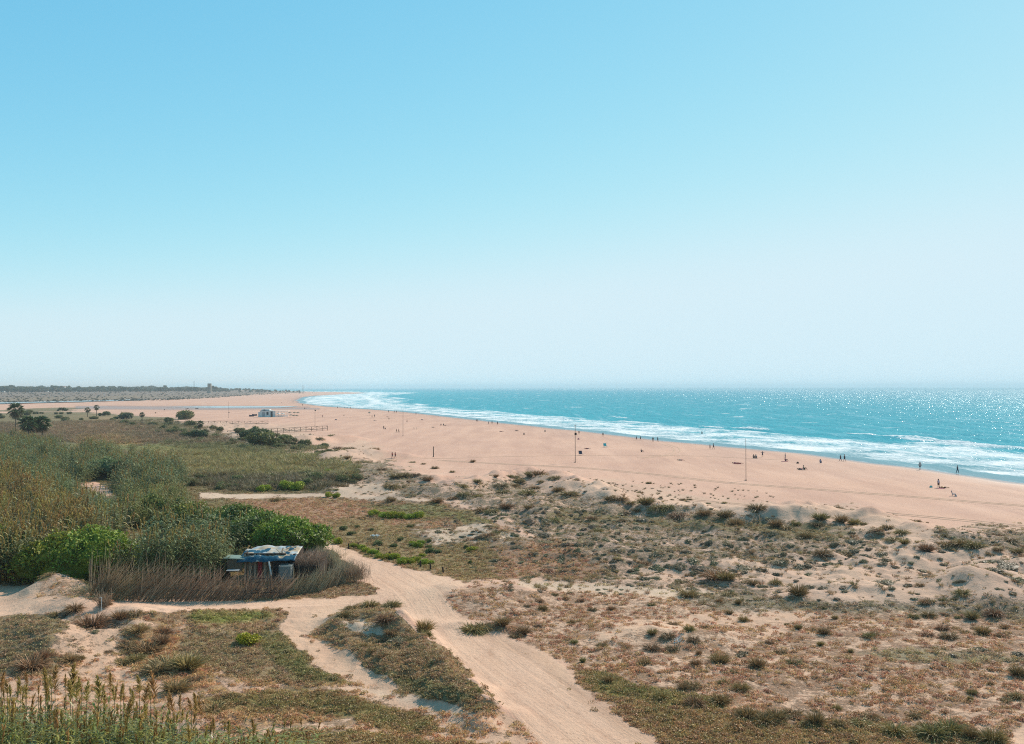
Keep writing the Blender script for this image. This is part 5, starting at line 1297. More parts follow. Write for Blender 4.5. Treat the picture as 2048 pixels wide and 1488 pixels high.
for k in range(5):                                  # boards and sticks lying on the right end of the roof
    a0 = H(552 + k * 7, 1100)[0]; G().box((a0, .9 + .25 * k, 2.62 + .06 * k), (.12, 1.5 - .15 * k, .05), (.10, 0, .5 - .35 * k)).obj('roof_board', [M['wood'] if k % 2 else M['tan']], hut)
G().tube([H(543, 1119) * [1, 0, 1] + [0, -1.0, 0], H(549, 1146) * [1, 0, 1] + [0, -1.1, 0]], .07, 6).obj('white_prop', [M['white']], hut)
HB(546, 566, .2, 1.9, -.1, .05, 'shade_panel', M['black'])  # black panel standing in for deep shade at the hut front
# brushwood on the roof edge to the right
rgk = np.random.default_rng(8); n = 1500; base = np.stack([rgk.uniform(H(592, 1100)[0], H(640, 1100)[0], n), rgk.uniform(-.4, 3.6, n), rgk.uniform(1.3, 1.9, n)], 1)
d, _ = updir(n, 1.0, rgk); d[:, 0] += .25; V, Q, T, av = blades(base, d, rgk.uniform(.5, 1.3, n), np.full(n, .035), rgk.uniform(.1, .5, n), 0, 1, rgk, 2)
o = G().add(V, Q=Q, T=T, a=av).obj('brushwood_roof', [M['dry_cane']], hut); o['kind'] = 'stuff'
HB(592, 640, 0, 1.45, 1.6, 3.6, 'shed', M['dark_wood'])
# water tank in its cage
tx = gp1(577, 1180); tk = empty('caged_water_tank', (H(577, 1150)[0] + hx[0], Yh - .9, hx[2])); tag(tk, 'square white water tank in a metal cage beside the hut', 'water tank')
G().box((0, 0, 1.05), (1.0, 1.0, 1.1)).obj('tank', [M['plastic_tank']], tk); G().box((0, 0, .25), (1.15, 1.15, .5)).obj('pallet', [M['wood']], tk)
for k in range(6):
    x_ = -.54 + k * .216
    for yy in (-.54, .54): G().tube([(x_, yy, .5), (x_, yy, 1.66)], .012, 4).obj('cage_bar', [M['grey']], tk)
for k in range(5):
    z_ = .52 + k * .28; G().tube([(-.54, -.555, z_), (.54, -.555, z_), (.54, .555, z_), (-.54, .555, z_), (-.54, -.555, z_)], .012, 4).obj('cage_bar', [M['grey']], tk)
o = G().box((0, 0, .5), (1.1, .7, .04)); o = o.obj('blue_crate_lid', [M['grey']], None, loc=(H(474, 1150)[0] + hx[0], Yh - 1.2, hx[2] + .75)); tag(o, 'pale flat board lying behind the fence left of the hut', 'board')

# orange barrier, red cloth, brush pile, sand stake
bp_ = gp1(15, 1162); ba = empty('road_barrier', tuple(bp_)); tag(ba, 'orange plastic crowd barrier standing under the dark trees', 'barrier')
bw = 24 * bp_[1] / F; bh = 15 * bp_[1] / F
for z_ in (bh, bh * .12): G().box((0, 0, z_), (bw, .07, .09)).obj('rail', [M['orange']], ba)
for k in range(7): G().box((-bw / 2 + bw * k / 6, 0, bh * .56), (.07, .05, bh * .86)).obj('upright', [M['orange']], ba)
for s_ in (-1, 1): G().box((s_ * bw * .35, 0, .04), (.08, .6, .08)).obj('foot', [M['orange']], ba)
rp = gp1(188, 1182); g = G(); rgk = np.random.default_rng(3); nx = 9; V = []
for j in range(7):
    for i in range(nx): V.append((i / 8 * .95 - .45 + j * .06, .12 * math.sin(i * 1.3 + j), .25 + j * .16 + i * .07))
g.add(V, Q=gridq(7, nx)); o = g.obj('red_cloth', [M['red']], None, smooth_=True, loc=tuple(rp), scl=(.6, .6, .5)); o.modifiers.new('t', 'SOLIDIFY').thickness = .02; tag(o, 'crumpled red cloth hanging at the left end of the reed fence', 'cloth')
def brush(px, py, w_px, h_px, n, label, seed, mat, name='brush_pile', lean=1.3):
    X, Y_, Zg = gp1(px, py); wm = w_px * Y_ / F; hm = h_px * Y_ / F; rg = np.random.default_rng(seed)
    base = np.stack([rg.normal(0, wm * .28, n), rg.normal(0, wm * .2, n), rg.uniform(-.05, hm * .3, n)], 1); d, _ = updir(n, lean, rg)
    V, Q, T, a = blades(base, d, rg.uniform(.4, 1, n) * hm * .95, np.full(n, .03), rg.uniform(.0, .6, n), 0, 1, rg, 3)
    o = G().add(V, Q=Q, T=T, a=a).obj(name, [mat], None, loc=(X, Y_, Zg)); tag(o, label, name.replace('_', ' ')); return o
brush(165, 1188, 60, 26, 350, 'grey tangle of dead branches between sand heap and fence', 1, M['dry_cane'])
brush(712, 1165, 46, 52, 500, 'clump of dry cane standing at the right corner of the fence', 2, M['dry_cane'], 'dry_cane_clump', .45)
brush(668, 1140, 70, 30, 900, 'dry grass bank behind the right corner of the fence', 3, M['dry_cane'], 'dry_grass_bank', .8)
brush(640, 1122, 70, 36, 900, 'pale brushwood heap right of the hut roof', 4, M['dry_cane'], 'brushwood_heap', .9)
brush(207, 1216, 20, 40, 260, 'tall straw coloured tuft beside the white stake', 5, M['dry_cane'], 'dry_grass_tuft', .5)
sp = gp1(203, 1222); sk = empty('white_stake', tuple(sp)); tag(sk, 'thin white stake with a short crossbar in front of the sand heap', 'stake')
G().tube([(0, 0, -.2), (0, 0, 27 * sp[1] / F)], .025, 6).obj('post', [M['white']], sk); G().tube([(-.16, 0, 26 * sp[1] / F), (.02, 0, 27 * sp[1] / F)], .02, 5).obj('crossbar', [M['white']], sk)

# ------------------------------------------------------------------ wooden posts beside the track
posts = [(643, 1080, 12), (661, 1086, 10), (697, 1098, 10), (716.5, 1096, 10), (757, 1107, 10), (780, 1114, 10), (820, 1127, 11), (841, 1134, 12), (861, 1140, 12), (886.5, 1146, 11)]
ends = ['far end of the row', 'second from the far end', 'third from the far end', 'fourth from the far end', 'fifth from the far end', 'fifth from the near end, among bright bushes', 'fourth from the near end', 'third from the near end', 'second from the near end', 'near end of the row, slightly tilted']
for i, (a, b_, h_) in enumerate(posts):
    p = gp1(a, b_); hh = h_ * p[1] / F + .05
    o = G().tube([(0, 0, -.3), (0, 0, hh * .96), (0, 0, hh)], [.085, .08, .06], 8).obj('wooden_post', [M['dark_wood']], None, loc=tuple(p), rot=(0, -.1 if i == 9 else random.uniform(-.03, .03), 0))
    tag(o, 'short dark wooden post by the track, ' + ends[i], 'post', 'wooden posts along the sandy track')
# litter in the scrub behind the posts
p = gp1(741, 1078); g = G(); V = np.array([(i * .16, j * .14, .35 + .12 * math.sin(i * 2.1 + j * 1.3)) for j in range(6) for i in range(7)]); g.add(V, Q=gridq(6, 7)); o = g.obj('plastic_sheet', [M['white']], None, loc=tuple(p)); o.modifiers.new('t', 'SOLIDIFY').thickness = .01; tag(o, 'torn white plastic sheet caught on dead twigs', 'plastic sheet')
brush(746, 1080, 36, 14, 200, 'dead grey twigs holding a torn white plastic sheet', 7, M['dry_cane'], 'dead_twigs', 1.2)
p = gp1(1357, 1285); o = G(); rgk = np.random.default_rng(9)
for k in range(9): a0 = rgk.normal(0, .35, 3) * [1, 1, 0]; o.tube([a0 + [0, 0, .08], a0 + rgk.normal(0, .35, 3) * [1, 1, .25] + [.3, 0, .3]], [.03, .012], 5)
o = o.obj('driftwood', [M['white']], None, loc=tuple(p)); tag(o, 'bleached white driftwood branches between tussocks in the dry field', 'driftwood')

# ------------------------------------------------------------------ masts on the beach
for (a, b_, top, r_, lab, box_) in [(1150.5, 925, 849, .085, 'tall rusty mast with a dark box, beside the beach chair', 868), (1492, 961, 877, .06, 'thin pale mast standing nearest the viewer on the right', None), (806, 872, 821, .07, 'thin mast on the beach near the middle of the picture', None),
                                    (630, 852, 818, .07, 'thin mast beyond the end of the walkway railing', 821), (457.5, 836, 803, .08, 'far thin mast left of the beach bar', 825), (867, 914, 893, .14, 'short thick wooden post standing alone on the sand', None)]:
    p = gp1(a, b_); hh = (b_ - top) * p[1] / F; root = empty('beach_mast' if r_ < .1 else 'marker_post', tuple(p)); tag(root, lab, 'mast' if r_ < .1 else 'post', 'masts on the beach' if r_ < .1 else None)
    G().tube([(0, 0, -.5), (0, 0, hh)], [r_, r_ * .7], 7).obj('pole' if r_ < .1 else 'post', [M['steel'] if r_ < .1 else M['wood']], root)
    G().box((-.05, 0, .08), (.35, .3, .16)).obj('base', [M['steel']], root)
    if box_: G().box((.1, 0, (b_ - box_) * p[1] / F), (.5, .35, .55)).obj('box', [M['black']], root)
    if box_: G().tube([(-.2, 0, hh * .97), (.2, 0, hh * .97)], .03, 4).obj('crossbar', [M['steel']], root)

# ------------------------------------------------------------------ walkway railings
def railing(pa, pb, h, label, nb):
    a, b = gp1(*pa), gp1(*pb); tt_ = np.linspace(0, 1, 20)[:, None]; li = a + (b - a) * tt_; a[2] = np.mean(height(li[:, 0], li[:, 1])) + .05
    L_ = np.linalg.norm((b - a)[:2]); ang = math.atan2(b[1] - a[1], b[0] - a[0]); root = empty('walkway_railing', tuple(a), ang); tag(root, label, 'railing', 'wooden walkway railings')
    s_ = L_ / nb
    for k in range(nb + 1): G().box((k * s_, 0, h / 2 - .35), (.14, .14, h + .7)).obj('post', [M['wood']], root)
    G().box((L_ / 2, 0, h), (L_ + .2, .2, .12)).obj('top_rail', [M['wood']], root)
    for k in range(nb):
        G().tube([(k * s_ + .08, 0, h * .92), ((k + 1) * s_ - .08, 0, h * .12)] if k % 2 else [(k * s_ + .08, 0, h * .12), ((k + 1) * s_ - .08, 0, h * .92)], .05, 4).obj('brace', [M['wood']], root)
    G().box((L_ / 2, .8, .06), (L_, 1.4, .12)).obj('deck', [M['wood']], root)
railing((455, 864), (655, 861), 1.25, 'nearer long wooden walkway railing with crossed braces', 17)
railing((345, 849), (536, 848), 1.35, 'farther wooden walkway railing left of the beach bar', 16)

# ------------------------------------------------------------------ tracks pressed into the sand: low ridges of pushed-up sand with a furrow between
m, t, b = mat_base('pressed_track_sand', .95)
t.links.new(mixc(t, noise(t, 2.0, 4, .6, N_(t, 'ShaderNodeNewGeometry').outputs['Position']), (0.47, 0.29, 0.20), (0.58, 0.36, 0.25)), b.inputs['Base Color']); M['rut'] = m  # a little darker than the open sand
def rut(name, pts, w, off, hh=.05, wob=.25):
    q = ground([p[0] for p in pts], [p[1] for p in pts])[:, :2]
    seg = np.linalg.norm(np.diff(q, axis=0), axis=1); s = np.concatenate([[0], np.cumsum(seg)]); n = max(8, int(s[-1] / 1.2)); ss = np.linspace(0, s[-1], n)
    c = np.stack([np.interp(ss, s, q[:, 0]), np.interp(ss, s, q[:, 1])], 1)
    for _ in range(6): c[1:-1] = .25 * c[:-2] + .5 * c[1:-1] + .25 * c[2:]
    tg = np.gradient(c, axis=0); tg /= np.linalg.norm(tg, axis=1)[:, None]; nn = np.stack([-tg[:, 1], tg[:, 0]], 1)
    c = c + nn * (off + wob * fbm(ss, ss * 0, 14, 2, int(abs(off) * 10) + 3))[:, None]
    V = []
    ww = w * (1 + .35 * fbm(ss, ss * 0 + 5, 4, 2, 6))
    for o_, z_ in ((-1, .004), (-.5, hh), (0, .012), (.5, hh), (1, .004)):
        p = c + nn * (o_ * ww)[:, None]; V.append(np.stack([p[:, 0], p[:, 1], height(p[:, 0], p[:, 1]) + z_ + .01], 1))
    V = np.stack(V, 1).reshape(-1, 3)
    return V, gridq(n, 5)[:, ::-1]
def ruts(name, pts, w, offs, hh=.05, broken=0.0):
    g = G(); rgr = np.random.default_rng(len(pts) * 7 + int(w * 100))
    for o_ in offs:
        V, Q = rut(name, pts, w, o_, hh)
        if broken:                                   # the ruts fade out and start again
            nseg = len(Q) // 4; gate = perlin(np.arange(nseg) / 9.0, np.full(nseg, o_ * 3.3), 5) > (broken - .5)
            Q = Q.reshape(nseg, 4, 4)[gate].reshape(-1, 4)
        g.add(V, Q=Q)
    tag(g.obj(name, [M['rut']], None, smooth_=True), kind='structure')
ruts('tyre_track', [(880, 921), (1024, 929), (1150, 935), (1300, 948), (1420, 962), (1536, 972), (1700, 984), (1880, 998), (2048, 1012), (2200, 1026)], .30, (-.85, .85))
ruts('tyre_track', [(1380, 1000), (1536, 1014), (1720, 1022), (1850, 1033), (2048, 1053), (2200, 1070)], .20, (-.85, .85))
ruts('footpath_mark', [(660, 917), (800, 917), (1024, 913), (1250, 910), (1400, 912), (1560, 920)], .32, (0,))
ruts('footpath_mark', [(630, 835), (700, 836), (790, 837)], .5, (0,))
ruts('tyre_track', [(1330, 889), (1352, 895), (1356, 903), (1330, 912), (1280, 916)], .25, (-.8, .8))
road_c = [(645, 1086), (700, 1108), (770, 1140), (830, 1180), (870, 1230), (930, 1290), (1000, 1350), (1080, 1410), (1160, 1470), (1230, 1530)]

# ------------------------------------------------------------------ people
def person_mesh(name, J, r):
    """one continuous body grown over a skeleton"""
    order_ = list(J); me = bpy.data.meshes.new(name + '_skel'); E = [('pel', 'chest'), ('chest', 'neck'), ('neck', 'head')]
    for s_ in 'lr': E += [('chest', 'sh' + s_), ('sh' + s_, 'el' + s_), ('el' + s_, 'ha' + s_), ('pel', 'hip' + s_), ('hip' + s_, 'kn' + s_), ('kn' + s_, 'an' + s_), ('an' + s_, 'to' + s_)]
    me.from_pydata([J[k] for k in order_], [(order_.index(a), order_.index(b)) for a, b in E], [])
    o = bpy.data.objects.new(name + '_skel', me); COL.objects.link(o); o.modifiers.new('skin', 'SKIN'); sd_ = me.skin_vertices[0].data
    for i, k in enumerate(order_):
        sd_[i].radius = (r[k if k in r else k[:-1]],) * 2
    sd_[0].use_root = True
    ss_ = o.modifiers.new('s', 'SUBSURF'); ss_.levels = 1
    bpy.context.view_layer.update(); dg = bpy.context.evaluated_depsgraph_get(); m2 = bpy.data.meshes.new_from_object(o.evaluated_get(dg)); m2.name = name
    bpy.data.objects.remove(o); m2.materials.clear(); m2.materials.append(M['skin'])
    for p_ in m2.polygons: p_.use_smooth = True
    return m2
RAD = dict(pel=.14, chest=.15, neck=.055, head=.105, sh=.065, el=.042, ha=.035, hip=.095, kn=.06, an=.04, to=.04)
def pose(kind):
    J = {}
    if kind in ('stand', 'walk', 'arms', 'bend'):
        J = dict(pel=(0, 0, .95), chest=(0, 0, 1.32), neck=(0, 0, 1.50), head=(0, -.01, 1.64))
        st = {'stand': .04, 'walk': .26, 'arms': .06, 'bend': .05}[kind]
        for s_, sg in (('l', -1), ('r', 1)):
            J['sh' + s_] = (sg * .19, 0, 1.42); J['hip' + s_] = (sg * .10, 0, .90); k = sg
            J['kn' + s_] = (sg * .11, -st * k * .6 - .02, .50); J['an' + s_] = (sg * .11, -st * k, .07 if k > 0 or kind != 'walk' else .12); J['to' + s_] = (sg * .12, -st * k - .14, .03)
            if kind == 'arms': J['el' + s_] = (sg * .45, 0, 1.44); J['ha' + s_] = (sg * .70, -.02, 1.50)
            else: J['el' + s_] = (sg * .25, st * k * .5, 1.14); J['ha' + s_] = (sg * .25, st * k * .7 - .08, .88)
        if kind == 'bend':
            J['chest'] = (0, -.25, 1.15); J['neck'] = (0, -.42, 1.20); J['head'] = (0, -.55, 1.20)
            for s_, sg in (('l', -1), ('r', 1)): J['sh' + s_] = (sg * .19, -.34, 1.20); J['el' + s_] = (sg * .2, -.38, .92); J['ha' + s_] = (sg * .15, -.42, .66)
    elif kind == 'sit':
        J = dict(pel=(0, 0, .14), chest=(0, .10, .50), neck=(0, .10, .68), head=(0, .06, .82))
        for s_, sg in (('l', -1), ('r', 1)): J['sh' + s_] = (sg * .19, .10, .60); J['el' + s_] = (sg * .26, -.06, .38); J['ha' + s_] = (sg * .17, -.32, .42); J['hip' + s_] = (sg * .1, -.04, .13); J['kn' + s_] = (sg * .14, -.42, .46); J['an' + s_] = (sg * .13, -.62, .08); J['to' + s_] = (sg * .14, -.76, .05)
    else:
        J = dict(pel=(0, 0, .13), chest=(0, .40, .15), neck=(0, .58, .14), head=(0, .74, .15))
        for s_, sg in (('l', -1), ('r', 1)): J['sh' + s_] = (sg * .19, .50, .13); J['el' + s_] = (sg * .34, .36, .07); J['ha' + s_] = (sg * .30, .12, .05); J['hip' + s_] = (sg * .1, -.06, .12); J['kn' + s_] = (sg * .13, -.45, .20); J['an' + s_] = (sg * .13, -.84, .06); J['to' + s_] = (sg * .15, -.90, .16)
    return J
POSES = {k: pose(k) for k in ('stand', 'walk', 'arms', 'bend', 'sit', 'lie')}
BODY = {k: person_mesh('person_' + k, J, RAD) for k, J in POSES.items()}
CL = {}
def clothes(kind, which, mat):
    key = (kind, which, mat.name)
    if key not in CL:
        J = {k: np.array(v) for k, v in POSES[kind].items()}; g = G()
        if which == 'top':
            g.tube([J['pel'], (J['pel'] + J['chest']) / 2, J['chest'], J['neck'] * .8 + J['chest'] * .2], [.165, .16, .18, .10], 10)
            for s_ in 'lr': g.tube([J['sh' + s_] * .85 + J['chest'] * .15, (J['sh' + s_] + J['el' + s_]) / 2], [.085, .065], 8)
        elif which == 'bottom':
            for s_ in 'lr': g.tube([J['pel'] * .6 + J['hip' + s_] * .4, J['hip' + s_], J['hip' + s_] * .3 + J['kn' + s_] * .7], [.15, .125, .09], 8)
        elif which == 'long':
            for s_ in 'lr': g.tube([J['pel'] * .6 + J['hip' + s_] * .4, J['hip' + s_], J['kn' + s_], J['an' + s_]], [.15, .125, .085, .06], 8)
        else:
            h_ = J['head']; g.tube([h_ + [0, .03, -.07], h_ + [0, .03, .02], h_ + [0, .02, .10], h_ + [0, .01, .135]], [.10, .125, .10, .04], 9)
        CL[key] = g.mesh({'top': 'shirt', 'bottom': 'shorts', 'long': 'trousers', 'hair': 'hair'}[which], [mat], True)
    return CL[key]
def person(px, py, h_px, kind, top, bottom, label, rz=None, group=None, long_=False, hair='hair'):
    p = gp1(px, py); rg = np.random.default_rng(int(px))
    full = {'sit': .95, 'lie': 1.7}.get(kind, 1.74); sc = 1.0
    if kind in ('stand', 'walk', 'arms'): sc = float(np.clip(h_px * p[1] / F / 1.72, .85, 1.15))
    o = link('person', BODY[kind], None, (p[0], p[1], max(p[2], -.35) - .01), (0, 0, rg.uniform(0, 6.28) if rz is None else R(rz)), (sc,) * 3)
    tag(o, label, 'person', group)
    if top: link('shirt', clothes(kind, 'top', M[top]), o)
    if bottom: link('trousers' if long_ else 'shorts', clothes(kind, 'long' if long_ else 'bottom', M[bottom]), o)
    link('hair', clothes(kind, 'hair', M[hair]), o)
    return o
WG = 'people walking along the water'; SG = 'people sitting or lying on the sand'
for a in [
    (1915, 946, 15, 'walk', 'navy', 'navy', 'person in dark clothes walking at the water, farthest right of all', 60, WG, True), (1840, 940, 16, 'walk', 'grey', 'navy', 'person in grey top and dark shorts walking where the waves end', -60, WG),
    (1877, 976, 18, 'stand', 'lilac', 'black', 'person in pale lilac shirt standing on a towel, nearest to the viewer', 20, None), (1681, 922, 12, 'walk', 'black', 'navy', 'left one of two dark dressed walkers at the water on the right', 70, WG, True),
    (1689, 923, 14, 'walk', 'navy', 'black', 'right and taller one of two dark dressed walkers at the water', 70, WG), (1525, 914, 10, 'arms', 'navy', 'navy', 'person stretching both arms out sideways near the water', 0, None),
    (1427, 899, 12, 'walk', 'navy', 'black', 'right one of two walkers at the wet sand right of centre', 60, WG), (1420, 898, 10, 'walk', 'black', 'navy', 'left one of two walkers at the wet sand right of centre', 60, WG),
    (1404, 875, 8, 'stand', 'navy', 'navy', 'lone person wading in the foam right of centre', 0, None), (1306, 884, 10, 'stand', 'black', 'skin', 'left person of the pair at the water between the masts', 0, WG),
    (1315.5, 884, 10, 'walk', 'navy', 'black', 'right person of the pair at the water between the masts', 80, WG), (1273, 881, 6, 'walk', 'navy', 'navy', 'short figure, left one of a pair at the wet sand', 80, WG),
    (1281, 881, 8, 'walk', 'black', 'black', 'taller figure, right one of a pair at the wet sand', 80, WG), (1206, 873, 8, 'stand', 'black', 'navy', 'lone dark person at the water just right of the tall mast', 0, WG),
    (1158, 869, 7, 'stand', 'navy', 'navy', 'small dark person at the water next to the tall mast', 0, WG), (995, 850, 7, 'stand', 'navy', 'black', 'rightmost of three people by the surf near the centre', 0, WG),
    (984, 849, 7, 'stand', 'black', 'black', 'middle one of three people by the surf near the centre', 0, WG), (977, 849, 6, 'stand', 'grey', 'navy', 'leftmost of three people by the surf near the centre', 0, WG),
    (955.5, 844, 6, 'walk', 'navy', 'black', 'right person of a close pair walking at the surf', 80, WG), (953, 844, 6, 'walk', 'black', 'black', 'left person of a close pair walking at the surf', 80, WG),
    (784.5, 917, 13, 'walk', 'red', 'navy', 'left one of two walkers in red tops on the footpath', 100, None), (790.5, 917, 13, 'walk', 'red', 'navy', 'right one of two walkers in red tops on the footpath', 100, None),
    (793, 865, 7, 'walk', 'black', 'black', 'left one of two dark walkers left of the central mast', 80, None, True), (797.5, 865, 7, 'walk', 'navy', 'black', 'right one of two dark walkers left of the central mast', 80, None, True),
    (767.5, 858.5, 7, 'stand', 'black', 'navy', 'dark figure standing with a small dog on the open beach', 0, None, True), (778, 840, 7, 'bend', 'navy', 'black', 'person bending down on the middle of the beach', 0, None),
    (749, 835, 6, 'stand', 'navy', 'black', 'dark person right of the parasol group', 0, None), (744, 835.5, 4, 'stand', 'black', 'black', 'short dark person next to the parasol group', 0, None),
    (1048, 870, 5, 'sit', 'navy', 'black', 'dark speck of a person sitting near the foam left of the tall mast', 0, SG), (777, 825.5, 5, 'stand', 'navy', 'navy', 'first of three tiny people at the far surf', 0, WG),
    (788.5, 826, 5, 'stand', 'black', 'navy', 'second of three tiny people at the far surf', 0, WG), (793, 826, 5, 'stand', 'navy', 'black', 'third of three tiny people at the far surf', 0, WG),
    (832, 830, 5, 'stand', 'magenta', 'black', 'tiny person in a pink top where the foam is widest', 0, WG), (675, 817, 4, 'stand', 'black', 'black', 'tiny dark bather, leftmost of four at the far waterline', 0, WG),
    (688.5, 817, 3.5, 'stand', 'navy', 'navy', 'tiny dark bather, second of four at the far waterline', 0, WG), (694.5, 817.5, 3, 'stand', 'navy', 'navy', 'tiny dark bather, third of four at the far waterline', 0, WG),
    (701, 818, 4, 'stand', 'black', 'black', 'tiny dark bather, rightmost of four at the far waterline', 0, WG), (609, 819, 4, 'stand', 'black', 'navy', 'tiny left one of two people behind the beach bar umbrellas', 0, None),
    (612, 819, 4, 'stand', 'navy', 'navy', 'tiny right one of two people behind the beach bar umbrellas', 0, None), (605, 812, 4, 'stand', 'black', 'black', 'tiny person alone on the wet sand of the far bay', 0, WG),
    (645, 835, 4, 'stand', 'magenta', 'navy', 'tiny person beside the long thin furrow on the beach', 0, None), (563, 806, 4, 'sit', 'magenta', 'black', 'tiny reclining person on the far beach above the bar', 0, SG),
    (586, 805, 3.5, 'stand', 'grey', 'black', 'tiny pale figure on the far beach above the umbrellas', 0, None), (1034, 862, 3, 'lie', 'black', 'black', 'person lying flat just above the wet sand near the centre', 90, SG),
    (1090, 864, 3, 'sit', 'navy', 'black', 'person sitting alone on the sand left of the tall mast', 0, SG), (1175, 898, 3, 'lie', 'red', 'navy', 'person lying on the sand right of the tall mast', 90, SG),
    (1283, 904, 5, 'sit', 'navy', 'black', 'person sitting upright on the sand between the two big masts', 90, SG), (1362, 921, 3, 'lie', 'tan', 'magenta', 'person lying on bare sand right of centre', 80, SG),
    (1472, 927, 3, 'lie', 'magenta', 'black', 'left one of two people lying side by side left of the thin mast', 80, SG), (1479, 927.5, 3, 'lie', 'red', 'black', 'right one of two people lying side by side left of the thin mast', 80, SG),
    (1507.5, 916, 6, 'sit', 'navy', 'black', 'left one of two people sitting close together near the water', 0, SG), (1512, 916, 6, 'sit', 'grey', 'black', 'right one of two people sitting close together near the water', 0, SG),
    (1571, 922, 7, 'sit', 'magenta', 'navy', 'person in magenta sitting beside a folded parasol', 90, SG), (1641, 926, 7, 'sit', 'blue', 'blue', 'person wrapped in blue sitting near the wet sand', 0, SG),
    (1602, 939, 4, 'lie', 'black', 'magenta', 'person lying on a dark towel below the small black bag', 80, SG), (1608, 939, 4, 'sit', 'tan', 'black', 'person sitting at the end of a dark towel', 80, SG),
    (1888, 976, 4, 'lie', 'orange', 'black', 'person curled up in orange lying beside the standing one', 90, SG), (1003, 863.5, 3, 'lie', 'magenta', 'skin', 'person sunbathing on the open beach right of centre mast', 80, SG),
    (882, 851, 4, 'sit', 'magenta', 'skin', 'leftmost of three people sitting together near the centre', 0, SG), (887, 851, 4, 'sit', 'navy', 'black', 'middle one of three people sitting together near the centre', 0, SG),
    (891, 851, 3.5, 'lie', 'black', 'black', 'rightmost of three people resting together near the centre', 80, SG), (867, 855, 2.5, 'lie', 'navy', 'skin', 'person lying left of the group of three', 80, SG),
    (814, 844, 3, 'sit', 'red', 'skin', 'person sitting on a towel just right of the central mast', 0, SG), (688, 832, 3, 'sit', 'magenta', 'skin', 'tiny seated person right of the far thin mast', 0, SG),
    (750, 841, 2.5, 'lie', 'navy', 'skin', 'tiny person lying below the parasol group', 80, SG), (775, 834, 2.5, 'lie', 'black', 'skin', 'tiny person lying above the bending one', 80, SG)]:
    person(*a)

# ------------------------------------------------------------------ things on the beach
def towel(px, py, w_px, mat, label):
    p = gp1(px, py); wm = w_px * p[1] / F
    nx = 12; V = np.array([((i / 11 - .5) * wm, (j / 5 - .5) * .9, .03 + .02 * math.sin(i * 1.7 + j)) for j in range(6) for i in range(nx)]); g = G(); g.add(V, Q=gridq(6, nx)); o = g.obj('towel', [M[mat]], None, True, loc=(p[0], p[1], max(p[2], 0))) if False else g.obj('towel', [M[mat]], None, loc=(p[0], p[1], p[2]))
    o.modifiers.new('t', 'SOLIDIFY').thickness = .02; tag(o, label, 'towel')
towel(1881, 977, 14, 'magenta', 'dark pink towel under the standing person in lilac'); towel(1604, 940, 14, 'black', 'dark towel below the small black bag'); towel(1569, 923, 12, 'magenta', 'magenta towel beside the folded parasol'); towel(1475, 928, 15, 'red', 'red towel under two people lying side by side'); towel(1510, 917, 9, 'navy', 'navy towel under two people sitting close together')
def bag(px, py, w_px, mat, label):
    p = gp1(px, py); wm = w_px * p[1] / F; root = empty('bag', tuple(p)); tag(root, label, 'bag')
    g = G(); th_ = np.linspace(0, math.pi, 6); V = []
    for i, (zz, k) in enumerate(((0, 1), (.25, 1.08), (.5, .8), (.62, .35))):
        for j in range(8): an = j * math.pi / 4; V.append((math.cos(an) * wm * .5 * k, math.sin(an) * wm * .32 * k, zz * wm))
    g.add(V, Q=gridq(4, 8, True)); g.obj('sack', [M[mat]], root); G().tube([(-wm * .2, 0, .5 * wm), (-wm * .1, 0, .85 * wm), (wm * .1, 0, .85 * wm), (wm * .2, 0, .5 * wm)], .02, 5).obj('handle', [M['black']], root)
bag(1595.5, 927, 5, 'black', 'small black bag on the sand below the folded parasol'); bag(1862, 975, 6, 'turquoise', 'small pale green bag left of the standing person in lilac'); bag(1157, 879, 4, 'magenta', 'small dark bag on the sand right of the tall mast')
def deck_chair(px, py, w_px, mat, label, rz=20):
    p = gp1(px, py); s_ = w_px * p[1] / F; root = empty('beach_chair', tuple(p), R(rz)); tag(root, label, 'beach chair', 'folding beach chairs')
    G().box((0, 0, .35 * s_), (.8 * s_, .7 * s_, .05)).obj('seat', [M[mat]], root); G().box((0, .38 * s_, .68 * s_), (.8 * s_, .05, .75 * s_), (-.3, 0, 0)).obj('backrest', [M[mat]], root)
    for a_ in (-1, 1):
        for b_ in (-1, 1): G().tube([(a_ * .38 * s_, b_ * .3 * s_, .36 * s_), (a_ * .38 * s_, -b_ * .05 * s_ + b_ * .38 * s_, 0)], .025, 5).obj('leg', [M['grey']], root)
        G().box((a_ * .4 * s_, 0, .55 * s_), (.06, .6 * s_, .04)).obj('armrest', [M['white']], root)
deck_chair(1162, 911, 9, 'navy', 'navy and white beach chair beside the tall mast'); deck_chair(1908, 992, 10, 'navy', 'dark blue beach chair nearest the tyre tracks on the right', 60); deck_chair(1211, 895, 8, 'turquoise', 'turquoise beach chair alone on the open sand')
bag(1911.5, 993, 5, 'grey', 'grey bag leaning on the dark blue beach chair')
